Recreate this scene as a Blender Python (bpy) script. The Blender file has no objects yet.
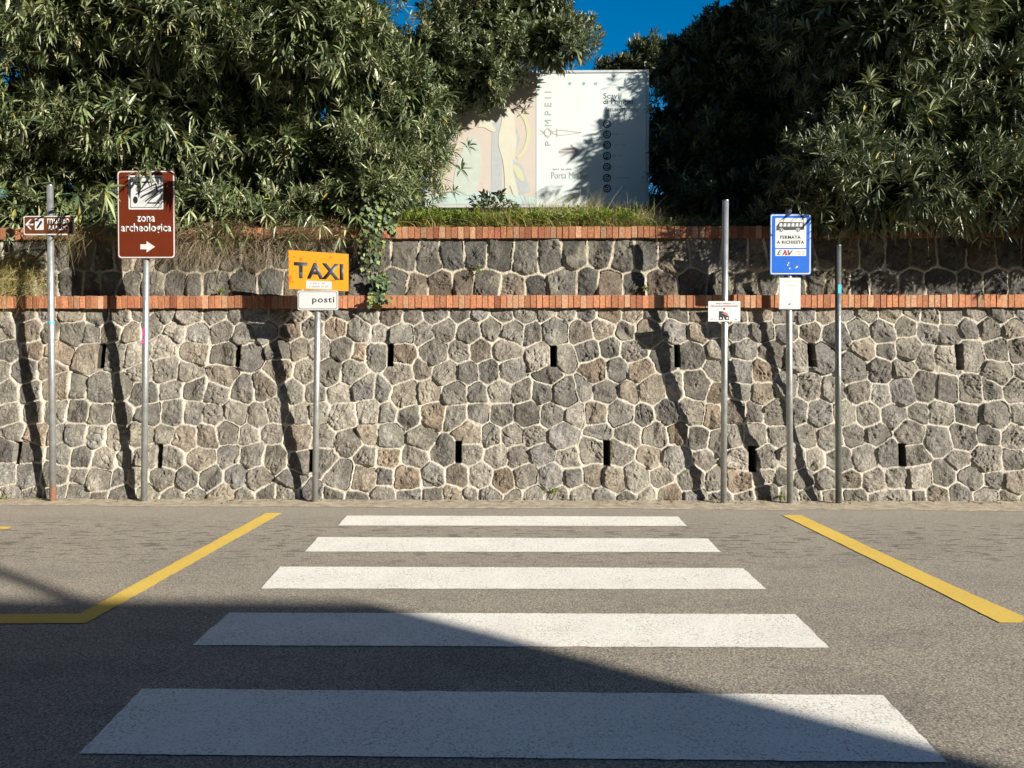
import bpy, math, random
import numpy as np
from mathutils import Vector, Matrix
random.seed(7); rng = np.random.default_rng(11)
R = math.radians
scn = bpy.context.scene
COL = scn.collection

# ---------------------------------------------------------------- camera, sky, sun, exposure
FPX = 769.0; CAM_H = 1.355
PITCH = math.atan(14 / FPX); YAW = R(0.9)
cam_d = bpy.data.cameras.new("camera"); cam = bpy.data.objects.new("camera", cam_d)
COL.objects.link(cam); scn.camera = cam
cam_d.sensor_width = 36; cam_d.lens = FPX / 1024 * 36; cam_d.clip_end = 2000; cam_d.clip_start = .05
cam.location = (0, 0, CAM_H); cam.rotation_euler = (math.pi / 2 - PITCH, 0, YAW)
CAM_M = cam.rotation_euler.to_matrix()

SUN = Vector((-1.4, 1.0, -0.60))                     # direction the sunlight travels
sun_d = bpy.data.lights.new("sun", 'SUN'); sun = bpy.data.objects.new("sun", sun_d); COL.objects.link(sun)
sun_d.energy = 5.0; sun_d.angle = R(0.5); sun_d.color = (1.0, 0.93, 0.82)
sun.rotation_euler = SUN.to_track_quat('-Z', 'Y').to_euler(); sun.location = (14, -10, 9)
world = bpy.data.worlds.new("World"); scn.world = world; world.use_nodes = True
wn = world.node_tree.nodes; sky = wn.new('ShaderNodeTexSky'); sky.sky_type = 'NISHITA'; sky.sun_disc = False
sky.sun_elevation = math.atan2(0.60, math.hypot(1.4, 1.0)); sky.sun_rotation = math.atan2(1.4, -1.0)
sky.air_density = 1.0; sky.dust_density = 0.2; sky.ozone_density = 2.5
hs = wn.new('ShaderNodeHueSaturation'); hs.inputs['Saturation'].default_value = 1.5
world.node_tree.links.new(sky.outputs[0], hs.inputs['Color'])
world.node_tree.links.new(hs.outputs[0], wn['Background'].inputs[0]); wn['Background'].inputs[1].default_value = 0.058
scn.view_settings.view_transform = 'Standard'; scn.view_settings.look = 'None'
scn.view_settings.exposure = 1.27; scn.view_settings.gamma = 1
scn.cycles.max_bounces = 5; scn.cycles.diffuse_bounces = 2; scn.cycles.transmission_bounces = 3

# ---------------------------------------------------------------- helpers
def ray(px, py):
    return CAM_M @ Vector(((px - 512) / FPX, (384 - py) / FPX, -1))
def on_y(px, py, Y):                                  # point of the vertical plane at distance Y
    d = ray(px, py); t = Y / d.y; return Vector((d.x * t, Y, CAM_H + d.z * t))
def on_ground(px, py, z=0.0):
    d = ray(px, py); t = (z - CAM_H) / d.z; return Vector((d.x * t, d.y * t, z))
WY0, WB = 7.93, 0.165                                 # foot of the lower wall and its batter
def on_wall(px, py):
    d = ray(px, py); t = (WY0 + WB * CAM_H) / (d.y - WB * d.z); return Vector((d.x * t, d.y * t, CAM_H + d.z * t))

def tag(o, label=None, cat=None, group=None, kind=None):
    if label: o['label'] = label
    if cat: o['category'] = cat
    if group: o['group'] = group
    if kind: o['kind'] = kind
    return o
def empty(name, loc, label=None, cat=None, group=None):
    o = bpy.data.objects.new(name, None); COL.objects.link(o); o.location = loc; o.empty_display_size = .2
    return tag(o, label, cat, group)

class MB:
    def __init__(s): s.v = []; s.f = []; s.m = []; s.c = []
    def add(s, vs, fs, mi=0, col=None):
        n = len(s.v); s.v += [tuple(p) for p in vs]; s.f += [tuple(i + n for i in f) for f in fs]; s.m += [mi] * len(fs)
        s.c += [col or (1, 1, 1)] * len(vs); return s
    def box(s, x0, x1, y0, y1, z0, z1, mi=0, col=None, jit=0):
        v = [(x, y, z) for z in (z0, z1) for y in (y0, y1) for x in (x0, x1)]
        if jit: v = [tuple(a + random.uniform(-jit, jit) for a in p) for p in v]
        return s.add(v, [(0, 2, 3, 1), (4, 5, 7, 6), (0, 1, 5, 4), (2, 6, 7, 3), (0, 4, 6, 2), (1, 3, 7, 5)], mi, col)
    def prism(s, pts, y0, y1, mi=0):                  # pts (x,z) anticlockwise as seen from -Y, y0 = front
        n = len(pts)
        v = [(x, y0, z) for x, z in pts] + [(x, y1, z) for x, z in pts]
        f = [tuple(range(n)), tuple(range(2 * n - 1, n - 1, -1))] + [(i, i + n, (i + 1) % n + n, (i + 1) % n) for i in range(n)]
        return s.add(v, f, mi)
    def tube(s, p0, p1, r0, r1=None, n=14, cap=True, mi=0):
        r1 = r0 if r1 is None else r1; p0 = Vector(p0); p1 = Vector(p1); d = (p1 - p0).normalized()
        a = d.orthogonal().normalized(); b = d.cross(a)
        v = []
        for p, r in ((p0, r0), (p1, r1)):
            for k in range(n):
                t = 2 * math.pi * k / n; v.append(p + (a * math.cos(t) + b * math.sin(t)) * r)
        f = [(k, (k + 1) % n, (k + 1) % n + n, k + n) for k in range(n)]
        if cap: f += [tuple(range(n - 1, -1, -1)), tuple(range(n, 2 * n))]
        return s.add(v, f, mi)
    def build(s, name, mats, parent=None, bevel=0, smooth=False, color=False):
        me = bpy.data.meshes.new(name); me.from_pydata(s.v, [], s.f); me.update()
        for m in (mats if isinstance(mats, (list, tuple)) else [mats]): me.materials.append(m)
        me.polygons.foreach_set('material_index', s.m)
        if smooth: me.polygons.foreach_set('use_smooth', [True] * len(s.f))
        if color:
            ca = me.color_attributes.new('tint', 'FLOAT_COLOR', 'POINT')
            ca.data.foreach_set('color', [x for c in s.c for x in (*c, 1)])
        o = bpy.data.objects.new(name, me); COL.objects.link(o)
        if parent: o.parent = parent
        if bevel:
            b = o.modifiers.new('bevel', 'BEVEL'); b.width = bevel; b.segments = 2; b.limit_method = 'ANGLE'
        return o
def np_mesh(name, V, F, mat, C=None, parent=None, smooth=False):   # V (n,3), F (m,4) arrays
    me = bpy.data.meshes.new(name)
    me.vertices.add(len(V)); me.vertices.foreach_set('co', V.astype(np.float32).ravel())
    k = F.shape[1]
    me.loops.add(F.size); me.loops.foreach_set('vertex_index', F.astype(np.int32).ravel())
    me.polygons.add(len(F)); me.polygons.foreach_set('loop_start', np.arange(0, F.size, k, dtype=np.int32))
    me.polygons.foreach_set('loop_total', np.full(len(F), k, dtype=np.int32))
    me.polygons.foreach_set('use_smooth', np.full(len(F), smooth))
    if C is not None:
        ca = me.color_attributes.new('tint', 'FLOAT_COLOR', 'POINT')
        ca.data.foreach_set('color', np.hstack([C, np.ones((len(C), 1))]).astype(np.float32).ravel())
    me.update(calc_edges=True); me.materials.append(mat)
    o = bpy.data.objects.new(name, me); COL.objects.link(o)
    if parent: o.parent = parent
    return o
def rrect(x0, x1, z0, z1, r, n=5):
    pts = []
    for cx, cz, a in ((x1 - r, z0 + r, -90), (x1 - r, z1 - r, 0), (x0 + r, z1 - r, 90), (x0 + r, z0 + r, 180)):
        for k in range(n + 1):
            t = R(a + 90 * k / n); pts.append((cx + r * math.cos(t), cz + r * math.sin(t)))
    return pts
def circ(cx, cz, r, n=20):
    return [(cx + r * math.cos(2 * math.pi * k / n), cz + r * math.sin(2 * math.pi * k / n)) for k in range(n)]

# ---- materials
def mat(name, col=(.5, .5, .5), rough=.6, metal=0, spec=.5, noise=0, nscale=20, bump=0, bscale=60, attr=False, col2=None):
    m = bpy.data.materials.new(name); m.use_nodes = True; nt = m.node_tree; N = nt.nodes; L = nt.links
    p = N['Principled BSDF']; p.inputs['Roughness'].default_value = rough; p.inputs['Metallic'].default_value = metal
    p.inputs['Specular IOR Level'].default_value = spec
    tc = N.new('ShaderNodeTexCoord'); src = None
    if attr:
        a = N.new('ShaderNodeAttribute'); a.attribute_name = 'tint'; src = a.outputs['Color']
    if noise or col2:
        nz = N.new('ShaderNodeTexNoise'); nz.inputs['Scale'].default_value = nscale; nz.inputs['Detail'].default_value = 6
        nz.inputs['Roughness'].default_value = .65
        L.new(tc.outputs['Object'], nz.inputs['Vector'])
        cr = N.new('ShaderNodeValToRGB'); cr.color_ramp.elements[0].position = .3; cr.color_ramp.elements[1].position = .7
        L.new(nz.outputs['Fac'], cr.inputs['Fac'])
        if col2:
            cr.color_ramp.elements[0].color = (*col2, 1); cr.color_ramp.elements[1].color = (*col, 1)
            out = cr.outputs['Color']
        else:
            lo, hi = 1 - noise, 1 + noise
            cr.color_ramp.elements[0].color = (lo, lo, lo, 1); cr.color_ramp.elements[1].color = (hi, hi, hi, 1)
            mx = N.new('ShaderNodeMix'); mx.data_type = 'RGBA'; mx.blend_type = 'MULTIPLY'; mx.inputs[0].default_value = 1
            L.new(cr.outputs['Color'], mx.inputs[7])
            if src: L.new(src, mx.inputs[6])
            else: mx.inputs[6].default_value = (*col, 1)
            out = mx.outputs[2]
        L.new(out, p.inputs['Base Color'])
    elif src: L.new(src, p.inputs['Base Color'])
    else: p.inputs['Base Color'].default_value = (*col, 1)
    if bump:
        n2 = N.new('ShaderNodeTexNoise'); n2.inputs['Scale'].default_value = bscale; n2.inputs['Detail'].default_value = 5
        L.new(tc.outputs['Object'], n2.inputs['Vector'])
        b = N.new('ShaderNodeBump'); b.inputs['Strength'].default_value = bump; b.inputs['Distance'].default_value = .01
        L.new(n2.outputs['Fac'], b.inputs['Height']); L.new(b.outputs['Normal'], p.inputs['Normal'])
    return m
def leaf_mat(name, rough=.42, trans=.12, spec=.5):
    m = mat(name, attr=True, rough=rough, spec=spec); nt = m.node_tree; N = nt.nodes; L = nt.links
    p = N['Principled BSDF']; a = [n for n in N if n.type == 'ATTRIBUTE'][0]
    t = N.new('ShaderNodeBsdfTranslucent'); g = N.new('ShaderNodeMix'); g.data_type = 'RGBA'; g.blend_type = 'MULTIPLY'
    g.inputs[0].default_value = 1; g.inputs[7].default_value = (1.3, 1.5, .5, 1); L.new(a.outputs['Color'], g.inputs[6])
    L.new(g.outputs[2], t.inputs['Color'])
    mx = N.new('ShaderNodeMixShader'); mx.inputs[0].default_value = trans
    L.new(p.outputs[0], mx.inputs[1]); L.new(t.outputs[0], mx.inputs[2])
    L.new(mx.outputs[0], N['Material Output'].inputs['Surface']); return m

M = {}
M['galv'] = mat('galvanised_steel', (.40, .42, .42), .42, .75, noise=.22, nscale=14, bump=.15, bscale=40)
M['galv_dark'] = mat('weathered_steel', (.20, .215, .21), .42, .75, noise=.25, nscale=12, bump=.2, bscale=40)
M['rust'] = mat('rusty_steel', (.14, .065, .04), .85, noise=.3, nscale=40)
M['black'] = mat('black_vinyl', (.015, .017, .022), .45)
M['charcoal'] = mat('faded_charcoal_vinyl', (.035, .04, .055), .5, noise=.3, nscale=60)
M['white'] = mat('white_enamel', (.46, .465, .46), .4, noise=.05, nscale=12)
M['paper'] = mat('white_notice', (.47, .475, .46), .5, noise=.04, nscale=15)
M['grey'] = mat('grey_enamel', (.22, .23, .24), .5)
M['palegrey'] = mat('pale_grey_print', (.27, .27, .27), .6)
M['brown'] = mat('brown_sign_enamel', (.10, .017, .006), .38, noise=.08, nscale=7)
M['brown2'] = mat('faded_brown_enamel', (.09, .030, .010), .45, noise=.15, nscale=15)
M['blue'] = mat('blue_sign_enamel', (.0, .085, .42), .35, noise=.06, nscale=8)
M['bluefade'] = mat('scratched_blue_enamel', (.02, .14, .42), .5, noise=.2, nscale=90)
M['red'] = mat('red_print', (.35, .01, .02), .5)
M['darkred'] = mat('dark_red_print', (.18, .03, .05), .6)
M['pink'] = mat('pink_print', (.38, .10, .12), .6)
M['green'] = mat('pale_green_print', (.33, .43, .33), .6)
M['cyan'] = mat('cyan_sticker', (.03, .33, .42), .5)
M['magenta'] = mat('magenta_sticker', (.45, .05, .27), .5)
M['orange_sticker'] = mat('orange_print', (.50, .20, .10), .5)
M['orange'] = mat('taxi_sign_orange', (.53, .24, .014), .5, noise=.0, nscale=9, col2=(.50, .11, .008))
# taxi panel gets streaky orange patches
for n in M['orange'].node_tree.nodes:
    if n.type == 'VALTORGB': n.color_ramp.elements[0].position = .36; n.color_ramp.elements[1].position = .42
M['alu'] = mat('aluminium_back', (.4, .41, .42), .45, .6)
M['leaf'] = leaf_mat('oleander_leaf', .45, .05, .7); M['ivy'] = leaf_mat('ivy_leaf', .6, .1)
M['grass'] = leaf_mat('grass_blade', .6, .25, .3)
M['bark'] = mat('bark', (.10, .08, .055), .9, noise=.4, nscale=25, bump=.6, bscale=30)
M['soil'] = mat('soil', (.10, .075, .045), .95, noise=.4, nscale=9, bump=.8, bscale=12)

# ---- road surface
def asphalt(paint=None, wear=.5, thr=.56):
    m = bpy.data.materials.new('asphalt' if paint is None else 'road_paint'); m.use_nodes = True
    nt = m.node_tree; N = nt.nodes; L = nt.links; p = N['Principled BSDF']
    tc = N.new('ShaderNodeTexCoord')
    def nz(scale, det=3, ro=.6, vec=None):
        n = N.new('ShaderNodeTexNoise'); n.inputs['Scale'].default_value = scale; n.inputs['Detail'].default_value = det
        n.inputs['Roughness'].default_value = ro; L.new(vec or tc.outputs['Object'], n.inputs['Vector']); return n.outputs['Fac']
    def ramp(fac, stops):
        r = N.new('ShaderNodeValToRGB'); L.new(fac, r.inputs['Fac']); e = r.color_ramp.elements
        e[0].position, e[0].color = stops[0][0], (*stops[0][1], 1); e[1].position, e[1].color = stops[-1][0], (*stops[-1][1], 1)
        for ps, c in stops[1:-1]: x = e.new(ps); x.color = (*c, 1)
        return r.outputs['Color']
    def mul(a, b, f=1.0, typ='MULTIPLY'):
        x = N.new('ShaderNodeMix'); x.data_type = 'RGBA'; x.blend_type = typ
        if isinstance(f, float): x.inputs[0].default_value = f
        else: L.new(f, x.inputs[0])
        L.new(a, x.inputs[6]); L.new(b, x.inputs[7]); return x.outputs[2]
    grain = nz(105, 5, .85)
    vor = N.new('ShaderNodeTexVoronoi'); vor.inputs['Scale'].default_value = 120; L.new(tc.outputs['Object'], vor.inputs['Vector'])
    chips = ramp(vor.outputs['Color'], [(0.0, (.42, .40, .37)), (.45, (.95, .94, .92)), (1.0, (1.65, 1.56, 1.4))])
    base = ramp(grain, [(.30, (.035, .033, .029)), (.5, (.225, .208, .178)), (.70, (.53, .49, .42))])
    c = mul(base, chips)
    # lane stretched dark worn patches
    mp = N.new('ShaderNodeMapping'); mp.inputs['Scale'].default_value = (.7, 1.5, 1); L.new(tc.outputs['Object'], mp.inputs['Vector'])
    patch = ramp(nz(1.6, 5, .7, mp.outputs[0]), [(.34, (.80, .80, .82)), (.50, (1, 1, 1)), (.75, (1.12, 1.1, 1.06))])
    c = mul(c, patch)
    # flaked pits in the band of road before the wall
    mp2 = N.new('ShaderNodeMapping'); mp2.inputs['Scale'].default_value = (3.2, 9, 1); L.new(tc.outputs['Object'], mp2.inputs['Vector'])
    sep = N.new('ShaderNodeSeparateXYZ'); L.new(tc.outputs['Object'], sep.inputs[0])
    band = ramp(sep.outputs['Y'], [(0, (0, 0, 0)), (1, (0, 0, 0))])
    mr = N.new('ShaderNodeMapRange'); mr.inputs[1].default_value = 5.0; mr.inputs[2].default_value = 5.9; L.new(sep.outputs['Y'], mr.inputs[0])
    mr2 = N.new('ShaderNodeMapRange'); mr2.inputs[1].default_value = 7.2; mr2.inputs[2].default_value = 6.6; L.new(sep.outputs['Y'], mr2.inputs[0])
    bm = N.new('ShaderNodeMath'); bm.operation = 'MULTIPLY'; L.new(mr.outputs[0], bm.inputs[0]); L.new(mr2.outputs[0], bm.inputs[1])
    pit = ramp(nz(1.9, 3, .55, mp2.outputs[0]), [(.395, (.30, .30, .31)), (.45, (1, 1, 1))])
    c2 = mul(c, pit); c = mul(c, c2, bm.outputs[0], 'MIX')
    # dust paler toward the wall
    mr3 = N.new('ShaderNodeMapRange'); mr3.inputs[1].default_value = 4.0; mr3.inputs[2].default_value = 7.8; mr3.inputs[4].default_value = .5; L.new(sep.outputs['Y'], mr3.inputs[0])
    dust = ramp(nz(30, 5), [(.3, (.25, .228, .19)), (.7, (.38, .35, .295))]); c = mul(c, dust, mr3.outputs[0], 'MIX')
    bh = grain
    if paint is not None:
        pn = nz(2.2, 4, .6); big = ramp(pn, [(.3, (.88,) * 3), (.7, (1, 1, 1))])
        rgb = N.new('ShaderNodeRGB'); rgb.outputs[0].default_value = (*paint, 1)
        pc = mul(rgb.outputs[0], big)
        pits = nz(95, 4, .85); w = ramp(pits, [(thr, (0, 0, 0)), (thr + .07, (1, 1, 1))])
        wn_ = ramp(nz(3.5, 3, .6), [(.35, (wear * .45,) * 3), (.65, (wear,) * 3)])
        c = mul(pc, c, mul(w, wn_), 'MIX')
    L.new(c, p.inputs['Base Color']); p.inputs['Roughness'].default_value = .85; p.inputs['Specular IOR Level'].default_value = .25
    b = N.new('ShaderNodeBump'); b.inputs['Strength'].default_value = .55 if paint is None else .35; b.inputs['Distance'].default_value = .006
    L.new(bh, b.inputs['Height']); L.new(b.outputs['Normal'], p.inputs['Normal']); return m
M['asphalt'] = asphalt(); M['paint_white'] = asphalt((.79, .77, .70), 1.0, .525); M['paint_yellow'] = asphalt((.66, .455, .085), .7, .55)

# ---------------------------------------------------------------- ground and road
g = MB(); g.add([(-300, -300, -.03), (300, -300, -.03), (300, 300, -.03), (-300, 300, -.03)], [(0, 1, 2, 3)])
tag(g.build('ground', M['soil']), kind='structure')
g = MB(); g.add([(-60, -5.2, 0), (60, -5.2, 0), (60, 8.1, 0), (-60, 8.1, 0)], [(0, 1, 2, 3)])
road = tag(g.build('road', M['asphalt']), kind='structure')

def marking(name, corners, m, z=.004, jit=.004):      # corners in order, edges subdivided and slightly ragged
    pts = []
    for a, b in zip(corners, corners[1:] + corners[:1]):
        n = max(2, int((b - a).length / .05))
        for k in range(n):
            p = a.lerp(b, k / n)
            pts.append((p.x + random.uniform(-jit, jit) * (k > 0), p.y + random.uniform(-jit, jit) * (k > 0), z))
    s = MB(); s.add(pts, [tuple(range(len(pts) - 1, -1, -1))])
    me = s.build(name, m, road); 
    if me.data.polygons[0].normal.z < 0: me.data.flip_normals()
    return me
for q in ([(338, 525.5), (347, 515.5), (678, 516.5), (687, 526)], [(305, 551.5), (318, 537), (708, 538.5), (721, 552)],
          [(261, 588.5), (280, 566.5), (743, 568), (766.5, 589)], [(192, 645), (229, 612.5), (795, 614), (829, 647.5)],
          [(79, 753.5), (142, 688.5), (883, 695), (947, 762)]):
    marking('crosswalk_stripe', [on_ground(*p, .004) for p in q], M['paint_white'])
for q in ([(-60, 623.5), (-60, 615), (80, 613.5), (266, 513), (282, 513), (86, 623)],
          [(782, 515), (801, 515), (952, 585), (1026, 617.5), (1021, 622.5), (1000, 622.5), (925, 585)],
          [(-70, 529.5), (-70, 527), (12, 526.5), (8, 528.8)]):
    marking('yellow_line', [on_ground(*p, .004) for p in q], M['paint_yellow'])

M['cement'] = mat('dusty_cement', (.33, .28, .205), .9, noise=.4, nscale=9, bump=.7, bscale=45)
fr = []
n = 260
for k in range(n + 1):
    x = -8 + 16 * k / n; fr.append((x, 7.62 - .24 * (x + 8) / 16 + .02 * math.sin(x * 2.3) + .012 * math.sin(x * 7.1) + random.uniform(-.012, .012)))
s = MB()
v = [(x, y, .003) for x, y in fr] + [(x, y + .05, .0065) for x, y in fr] + [(x, 7.99, .013 + random.uniform(0, .004)) for x, y in fr]
s.add(v, [(k, k + 1, k + n + 2, k + n + 1) for k in range(n)] + [(k + n + 1, k + n + 2, k + 2 * n + 3, k + 2 * n + 2) for k in range(n)])
tag(s.build('gutter_strip', M['cement']), kind='structure')

# ---------------------------------------------------------------- numpy noise
def vnoise(x, z, seed):
    r = np.random.default_rng(seed); T = r.random((256, 256))
    xi = np.floor(x).astype(int); zi = np.floor(z).astype(int); fx = x - xi; fz = z - zi
    fx = fx * fx * (3 - 2 * fx); fz = fz * fz * (3 - 2 * fz); a = xi % 256; b = zi % 256; a1 = (xi + 1) % 256; b1 = (zi + 1) % 256
    return (T[a, b] * (1 - fx) + T[a1, b] * fx) * (1 - fz) + (T[a, b1] * (1 - fx) + T[a1, b1] * fx) * fz
def fbm(x, z, seed, o=4, gain=.5):
    s = 0; amp = 1; t = 0
    for k in range(o):
        s = s + amp * (vnoise(x * 2 ** k, z * 2 ** k, seed + k) - .5); t += amp; amp *= gain
    return s / t * 2
def sstep(a, b, x):
    t = np.clip((x - a) / (b - a), 0, 1); return t * t * (3 - 2 * t)

# ---------------------------------------------------------------- polygonal masonry relief
def masonry(name, parent, x0, x1, z0, z1, res, seeds, fixed, Yf, slots, seed, rise, gap, palette, mortar, relax=1):
    P = np.array(seeds + fixed, float); nf = len(seeds)
    for it in range(relax):
        sx, sz = np.meshgrid(np.arange(x0, x1, .03), np.arange(z0, z1, .03)); Q = np.stack([sx.ravel(), sz.ravel()], 1)
        own = np.argmin(((Q[:, None, :] - P[None]) ** 2).sum(2), 1) if len(Q) * len(P) < 3e7 else None
        if own is None:
            own = np.empty(len(Q), int)
            for a in range(0, len(Q), 4000): own[a:a + 4000] = np.argmin(((Q[a:a + 4000, None, :] - P[None]) ** 2).sum(2), 1)
        for i in range(nf):
            q = Q[own == i]
            if len(q): P[i] = P[i] * .3 + q.mean(0) * .7
    r = np.random.default_rng(seed); W = r.uniform(-.0075, .0075, len(P)); W[nf:] = .002
    xs = np.arange(x0, x1 + res / 2, res); zs = np.arange(z0, z1 + res / 2, res); nx, nz_ = len(xs), len(zs)
    X, Z = np.meshgrid(xs, zs); X = X.ravel(); Z = Z.ravel()
    wx = X + .016 * fbm(X * 7, Z * 7, seed + 3, 3) + .006 * fbm(X * 26, Z * 26, seed + 9, 2)
    wz = Z + .016 * fbm(X * 7 + 50, Z * 7, seed + 4, 3) + .006 * fbm(X * 26 + 9, Z * 26, seed + 8, 2)
    best = np.full(len(X), 1e9); own = np.zeros(len(X), int)
    G = np.arange(len(X)).reshape(nz_, nx); win = []
    for i, (px, pz) in enumerate(P):
        a0 = max(0, int((px - .42 - x0) / res)); a1 = min(nx, int((px + .42 - x0) / res) + 2)
        b0 = max(0, int((pz - .42 - z0) / res)); b1 = min(nz_, int((pz + .42 - z0) / res) + 2)
        ix = G[b0:b1, a0:a1].ravel(); win.append(ix)
        if not len(ix): continue
        d = (wx[ix] - px) ** 2 + (wz[ix] - pz) ** 2 - W[i]
        m_ = d < best[ix]; j = ix[m_]; best[j] = d[m_]; own[j] = i
    E = np.zeros(len(X)); lx = wx - P[own, 0]; lz = wz - P[own, 1]
    for i in range(len(P)):
        ix = win[i]; ix = ix[own[ix] == i]
        if not len(ix): continue
        acc = np.zeros(len(ix)); k = .0075
        for j in np.where(((P - P[i]) ** 2).sum(1) < .75 ** 2)[0]:
            if j == i: continue
            D = math.dist(P[i], P[j])
            dj = (wx[ix] - P[j, 0]) ** 2 + (wz[ix] - P[j, 1]) ** 2 - W[j]
            acc += np.exp(-np.clip((dj - best[ix]) / (2 * D), 0, .5) / k)
        E[ix] = -k * np.log(acc + 1e-12)
    E = np.minimum(E, .3)
    for (cx, cz, hw, hh) in slots:                    # drain slots have their own straight edges
        dd = np.maximum(np.abs(X - cx) - hw, np.abs(Z - cz) - hh); E = np.minimum(E, np.clip(dd + gap + .004, 0, 1))
    g_ = gap * (1 + .6 * fbm(X * 9, Z * 9, seed + 20, 3) + 1.5 * np.clip(fbm(X * 2.3, Z * 2.3, seed + 25, 3) - .22, 0, 1))
    s_ = sstep(g_, g_ + .009, E); dome = 1 - np.exp(-np.clip(E - g_, 0, 1) / .018)
    tx = r.uniform(-.19, .19, len(P))[own]; tz = r.uniform(-.19, .15, len(P))[own]; lift = r.uniform(-.005, .010, len(P))[own]
    # broken faces: two or three facets inside each stone
    fa = r.uniform(0, 2 * np.pi, len(P))[own]; fo = r.uniform(-.04, .04, len(P))[own]; fs = r.uniform(0, .45, len(P))[own]
    facet = -fs * np.clip(lx * np.cos(fa) + lz * np.sin(fa) - fo, 0, 1)
    ang = r.uniform(0, 3.14, len(P))[own]; ua = lx * np.cos(ang) + lz * np.sin(ang); va = lz * np.cos(ang) - lx * np.sin(ang)
    rough = .021 * fbm(X * 13 + own * 3.1, Z * 13, seed + 30, 5, .7) - .016 * np.clip(.16 - np.abs(fbm(ua * 22 + own * 5.3, va * 9 + own, seed + 40, 3)), 0, 1) / .16 * sstep(-.1, .3, fbm(X * 6, Z * 6 + own, seed + 45, 2))
    H = s_ * (rise * (.45 + .55 * dome) + lift + tx * lx + tz * lz + facet + rough) + (1 - s_) * (.004 * fbm(X * 40, Z * 40, seed + 50, 3))
    H = np.maximum(H, (1 - s_) * -1 + s_ * -.002)
    for (cx, cz, hw, hh) in slots:
        inn = (np.abs(X - cx) < hw) & (np.abs(Z - cz) < hh); H[inn] = -.26
    Y = Yf(Z) - H
    pal = np.array(palette); pal = pal * [[.84, .845, .87]]; pi = r.integers(0, len(pal), len(P)); pc = pal[pi] * r.uniform(.72, 1.3, (len(P), 1))
    C = pc[own]
    bl = fbm(X * 6 + 7, Z * 6, seed + 60, 5, .6)[:, None]; C = C * (1 + .55 * bl)
    fine = fbm(X * 55, Z * 55, seed + 61, 2)[:, None]; C = C * (1 + .42 * fine)
    lich = sstep(.28, .5, fbm(X * 3 + 31, Z * 3, seed + 62, 4))[:, None] * .35
    C = C * (1 - lich) + np.array([[.27, .25, .19]]) * lich
    mc = np.array([mortar]) * (1 + .22 * fbm(X * 14, Z * 14, seed + 70, 4)[:, None])
    mm = sstep(g_ - .002, g_ + .009, E)[:, None]
    C = C * mm + mc * (1 - mm)
    for (cx, cz, hw, hh) in slots: C[(np.abs(X - cx) < hw + .002) & (np.abs(Z - cz) < hh + .002)] = (.03, .028, .025)   # drain openings coloured near-black to stand for the shade inside
    return_V = np.stack([X, Y, Z], 1)
    q = G[:-1, :-1].ravel(); F = np.stack([q, q + 1, q + nx + 1, q + nx], 1)
    return return_V, F, np.clip(C, .01, .8), (nx, nz_)

def rowseeds(x0, x1, z0, rows, rh, cw, jx, jz, avoid=(), seed=1):
    r = random.Random(seed); out = []
    for k in range(rows):
        x = x0 + (k % 2) * cw / 2 + r.uniform(-.05, .05)
        while x < x1:
            w = cw * r.uniform(.78, 1.24)
            p = (x + r.uniform(-jx, jx), z0 + (k + .5) * rh + r.uniform(-jz, jz))
            if all(abs(p[0] - a[0]) > .22 or abs(p[1] - a[1]) > .17 for a in avoid): out.append(p)
            x += w
    return out
XW = 7.4
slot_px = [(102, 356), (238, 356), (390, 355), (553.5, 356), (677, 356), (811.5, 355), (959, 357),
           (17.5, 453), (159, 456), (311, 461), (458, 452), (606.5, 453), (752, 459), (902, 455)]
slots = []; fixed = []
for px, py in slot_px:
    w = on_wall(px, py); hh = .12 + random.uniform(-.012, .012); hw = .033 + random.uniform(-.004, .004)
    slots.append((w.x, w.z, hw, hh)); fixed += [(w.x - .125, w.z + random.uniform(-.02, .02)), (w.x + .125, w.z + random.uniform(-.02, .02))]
M['stone'] = mat('volcanic_stone', attr=True, rough=.9, spec=.2, noise=.35, nscale=70, bump=.9, bscale=90)
lower = empty('retaining_wall', (0, 8.1, 0), 'tall lower stone wall of grey irregular volcanic stones with drain slots beside the road', 'wall')
Z_CAP0, Z_CAP1 = 2.015, 2.15
greys = [(.185, .165, .135), (.15, .137, .115), (.205, .185, .15), (.16, .15, .13), (.185, .158, .122), (.22, .20, .165), (.14, .13, .112), (.175, .16, .132), (.17, .158, .135), (.155, .145, .122), (.19, .17, .14), (.16, .15, .135), (.205, .162, .118), (.195, .165, .125), (.17, .155, .125), (.16, .147, .122), (.18, .165, .135)]
lower_seeds = rowseeds(-XW - .3, XW + .3, -.12, 10, .225, .238, .035, .035, fixed, 3)
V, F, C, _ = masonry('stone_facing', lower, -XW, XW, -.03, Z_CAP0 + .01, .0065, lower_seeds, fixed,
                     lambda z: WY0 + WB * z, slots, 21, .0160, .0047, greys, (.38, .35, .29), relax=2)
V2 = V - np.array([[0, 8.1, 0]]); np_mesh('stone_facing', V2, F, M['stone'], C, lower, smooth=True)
s = MB(); s.add([(-XW, 8.20 - 8.1, -.03), (XW, 8.20 - 8.1, -.03), (XW, .75, -.03), (-XW, .75, -.03), (-XW, 8.52 - 8.1, Z_CAP0 - .01), (XW, 8.52 - 8.1, Z_CAP0 - .01), (XW, .75, Z_CAP0 - .01), (-XW, .75, Z_CAP0 - .01)],
           [(0, 3, 2, 1), (4, 5, 6, 7), (0, 1, 5, 4), (1, 2, 6, 5), (2, 3, 7, 6), (3, 0, 4, 7)]).build('core', M['cement'], lower)
M['brick'] = mat('terracotta_brick', attr=True, rough=.85, spec=.2, noise=.3, nscale=45, bump=.6, bscale=60)
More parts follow.
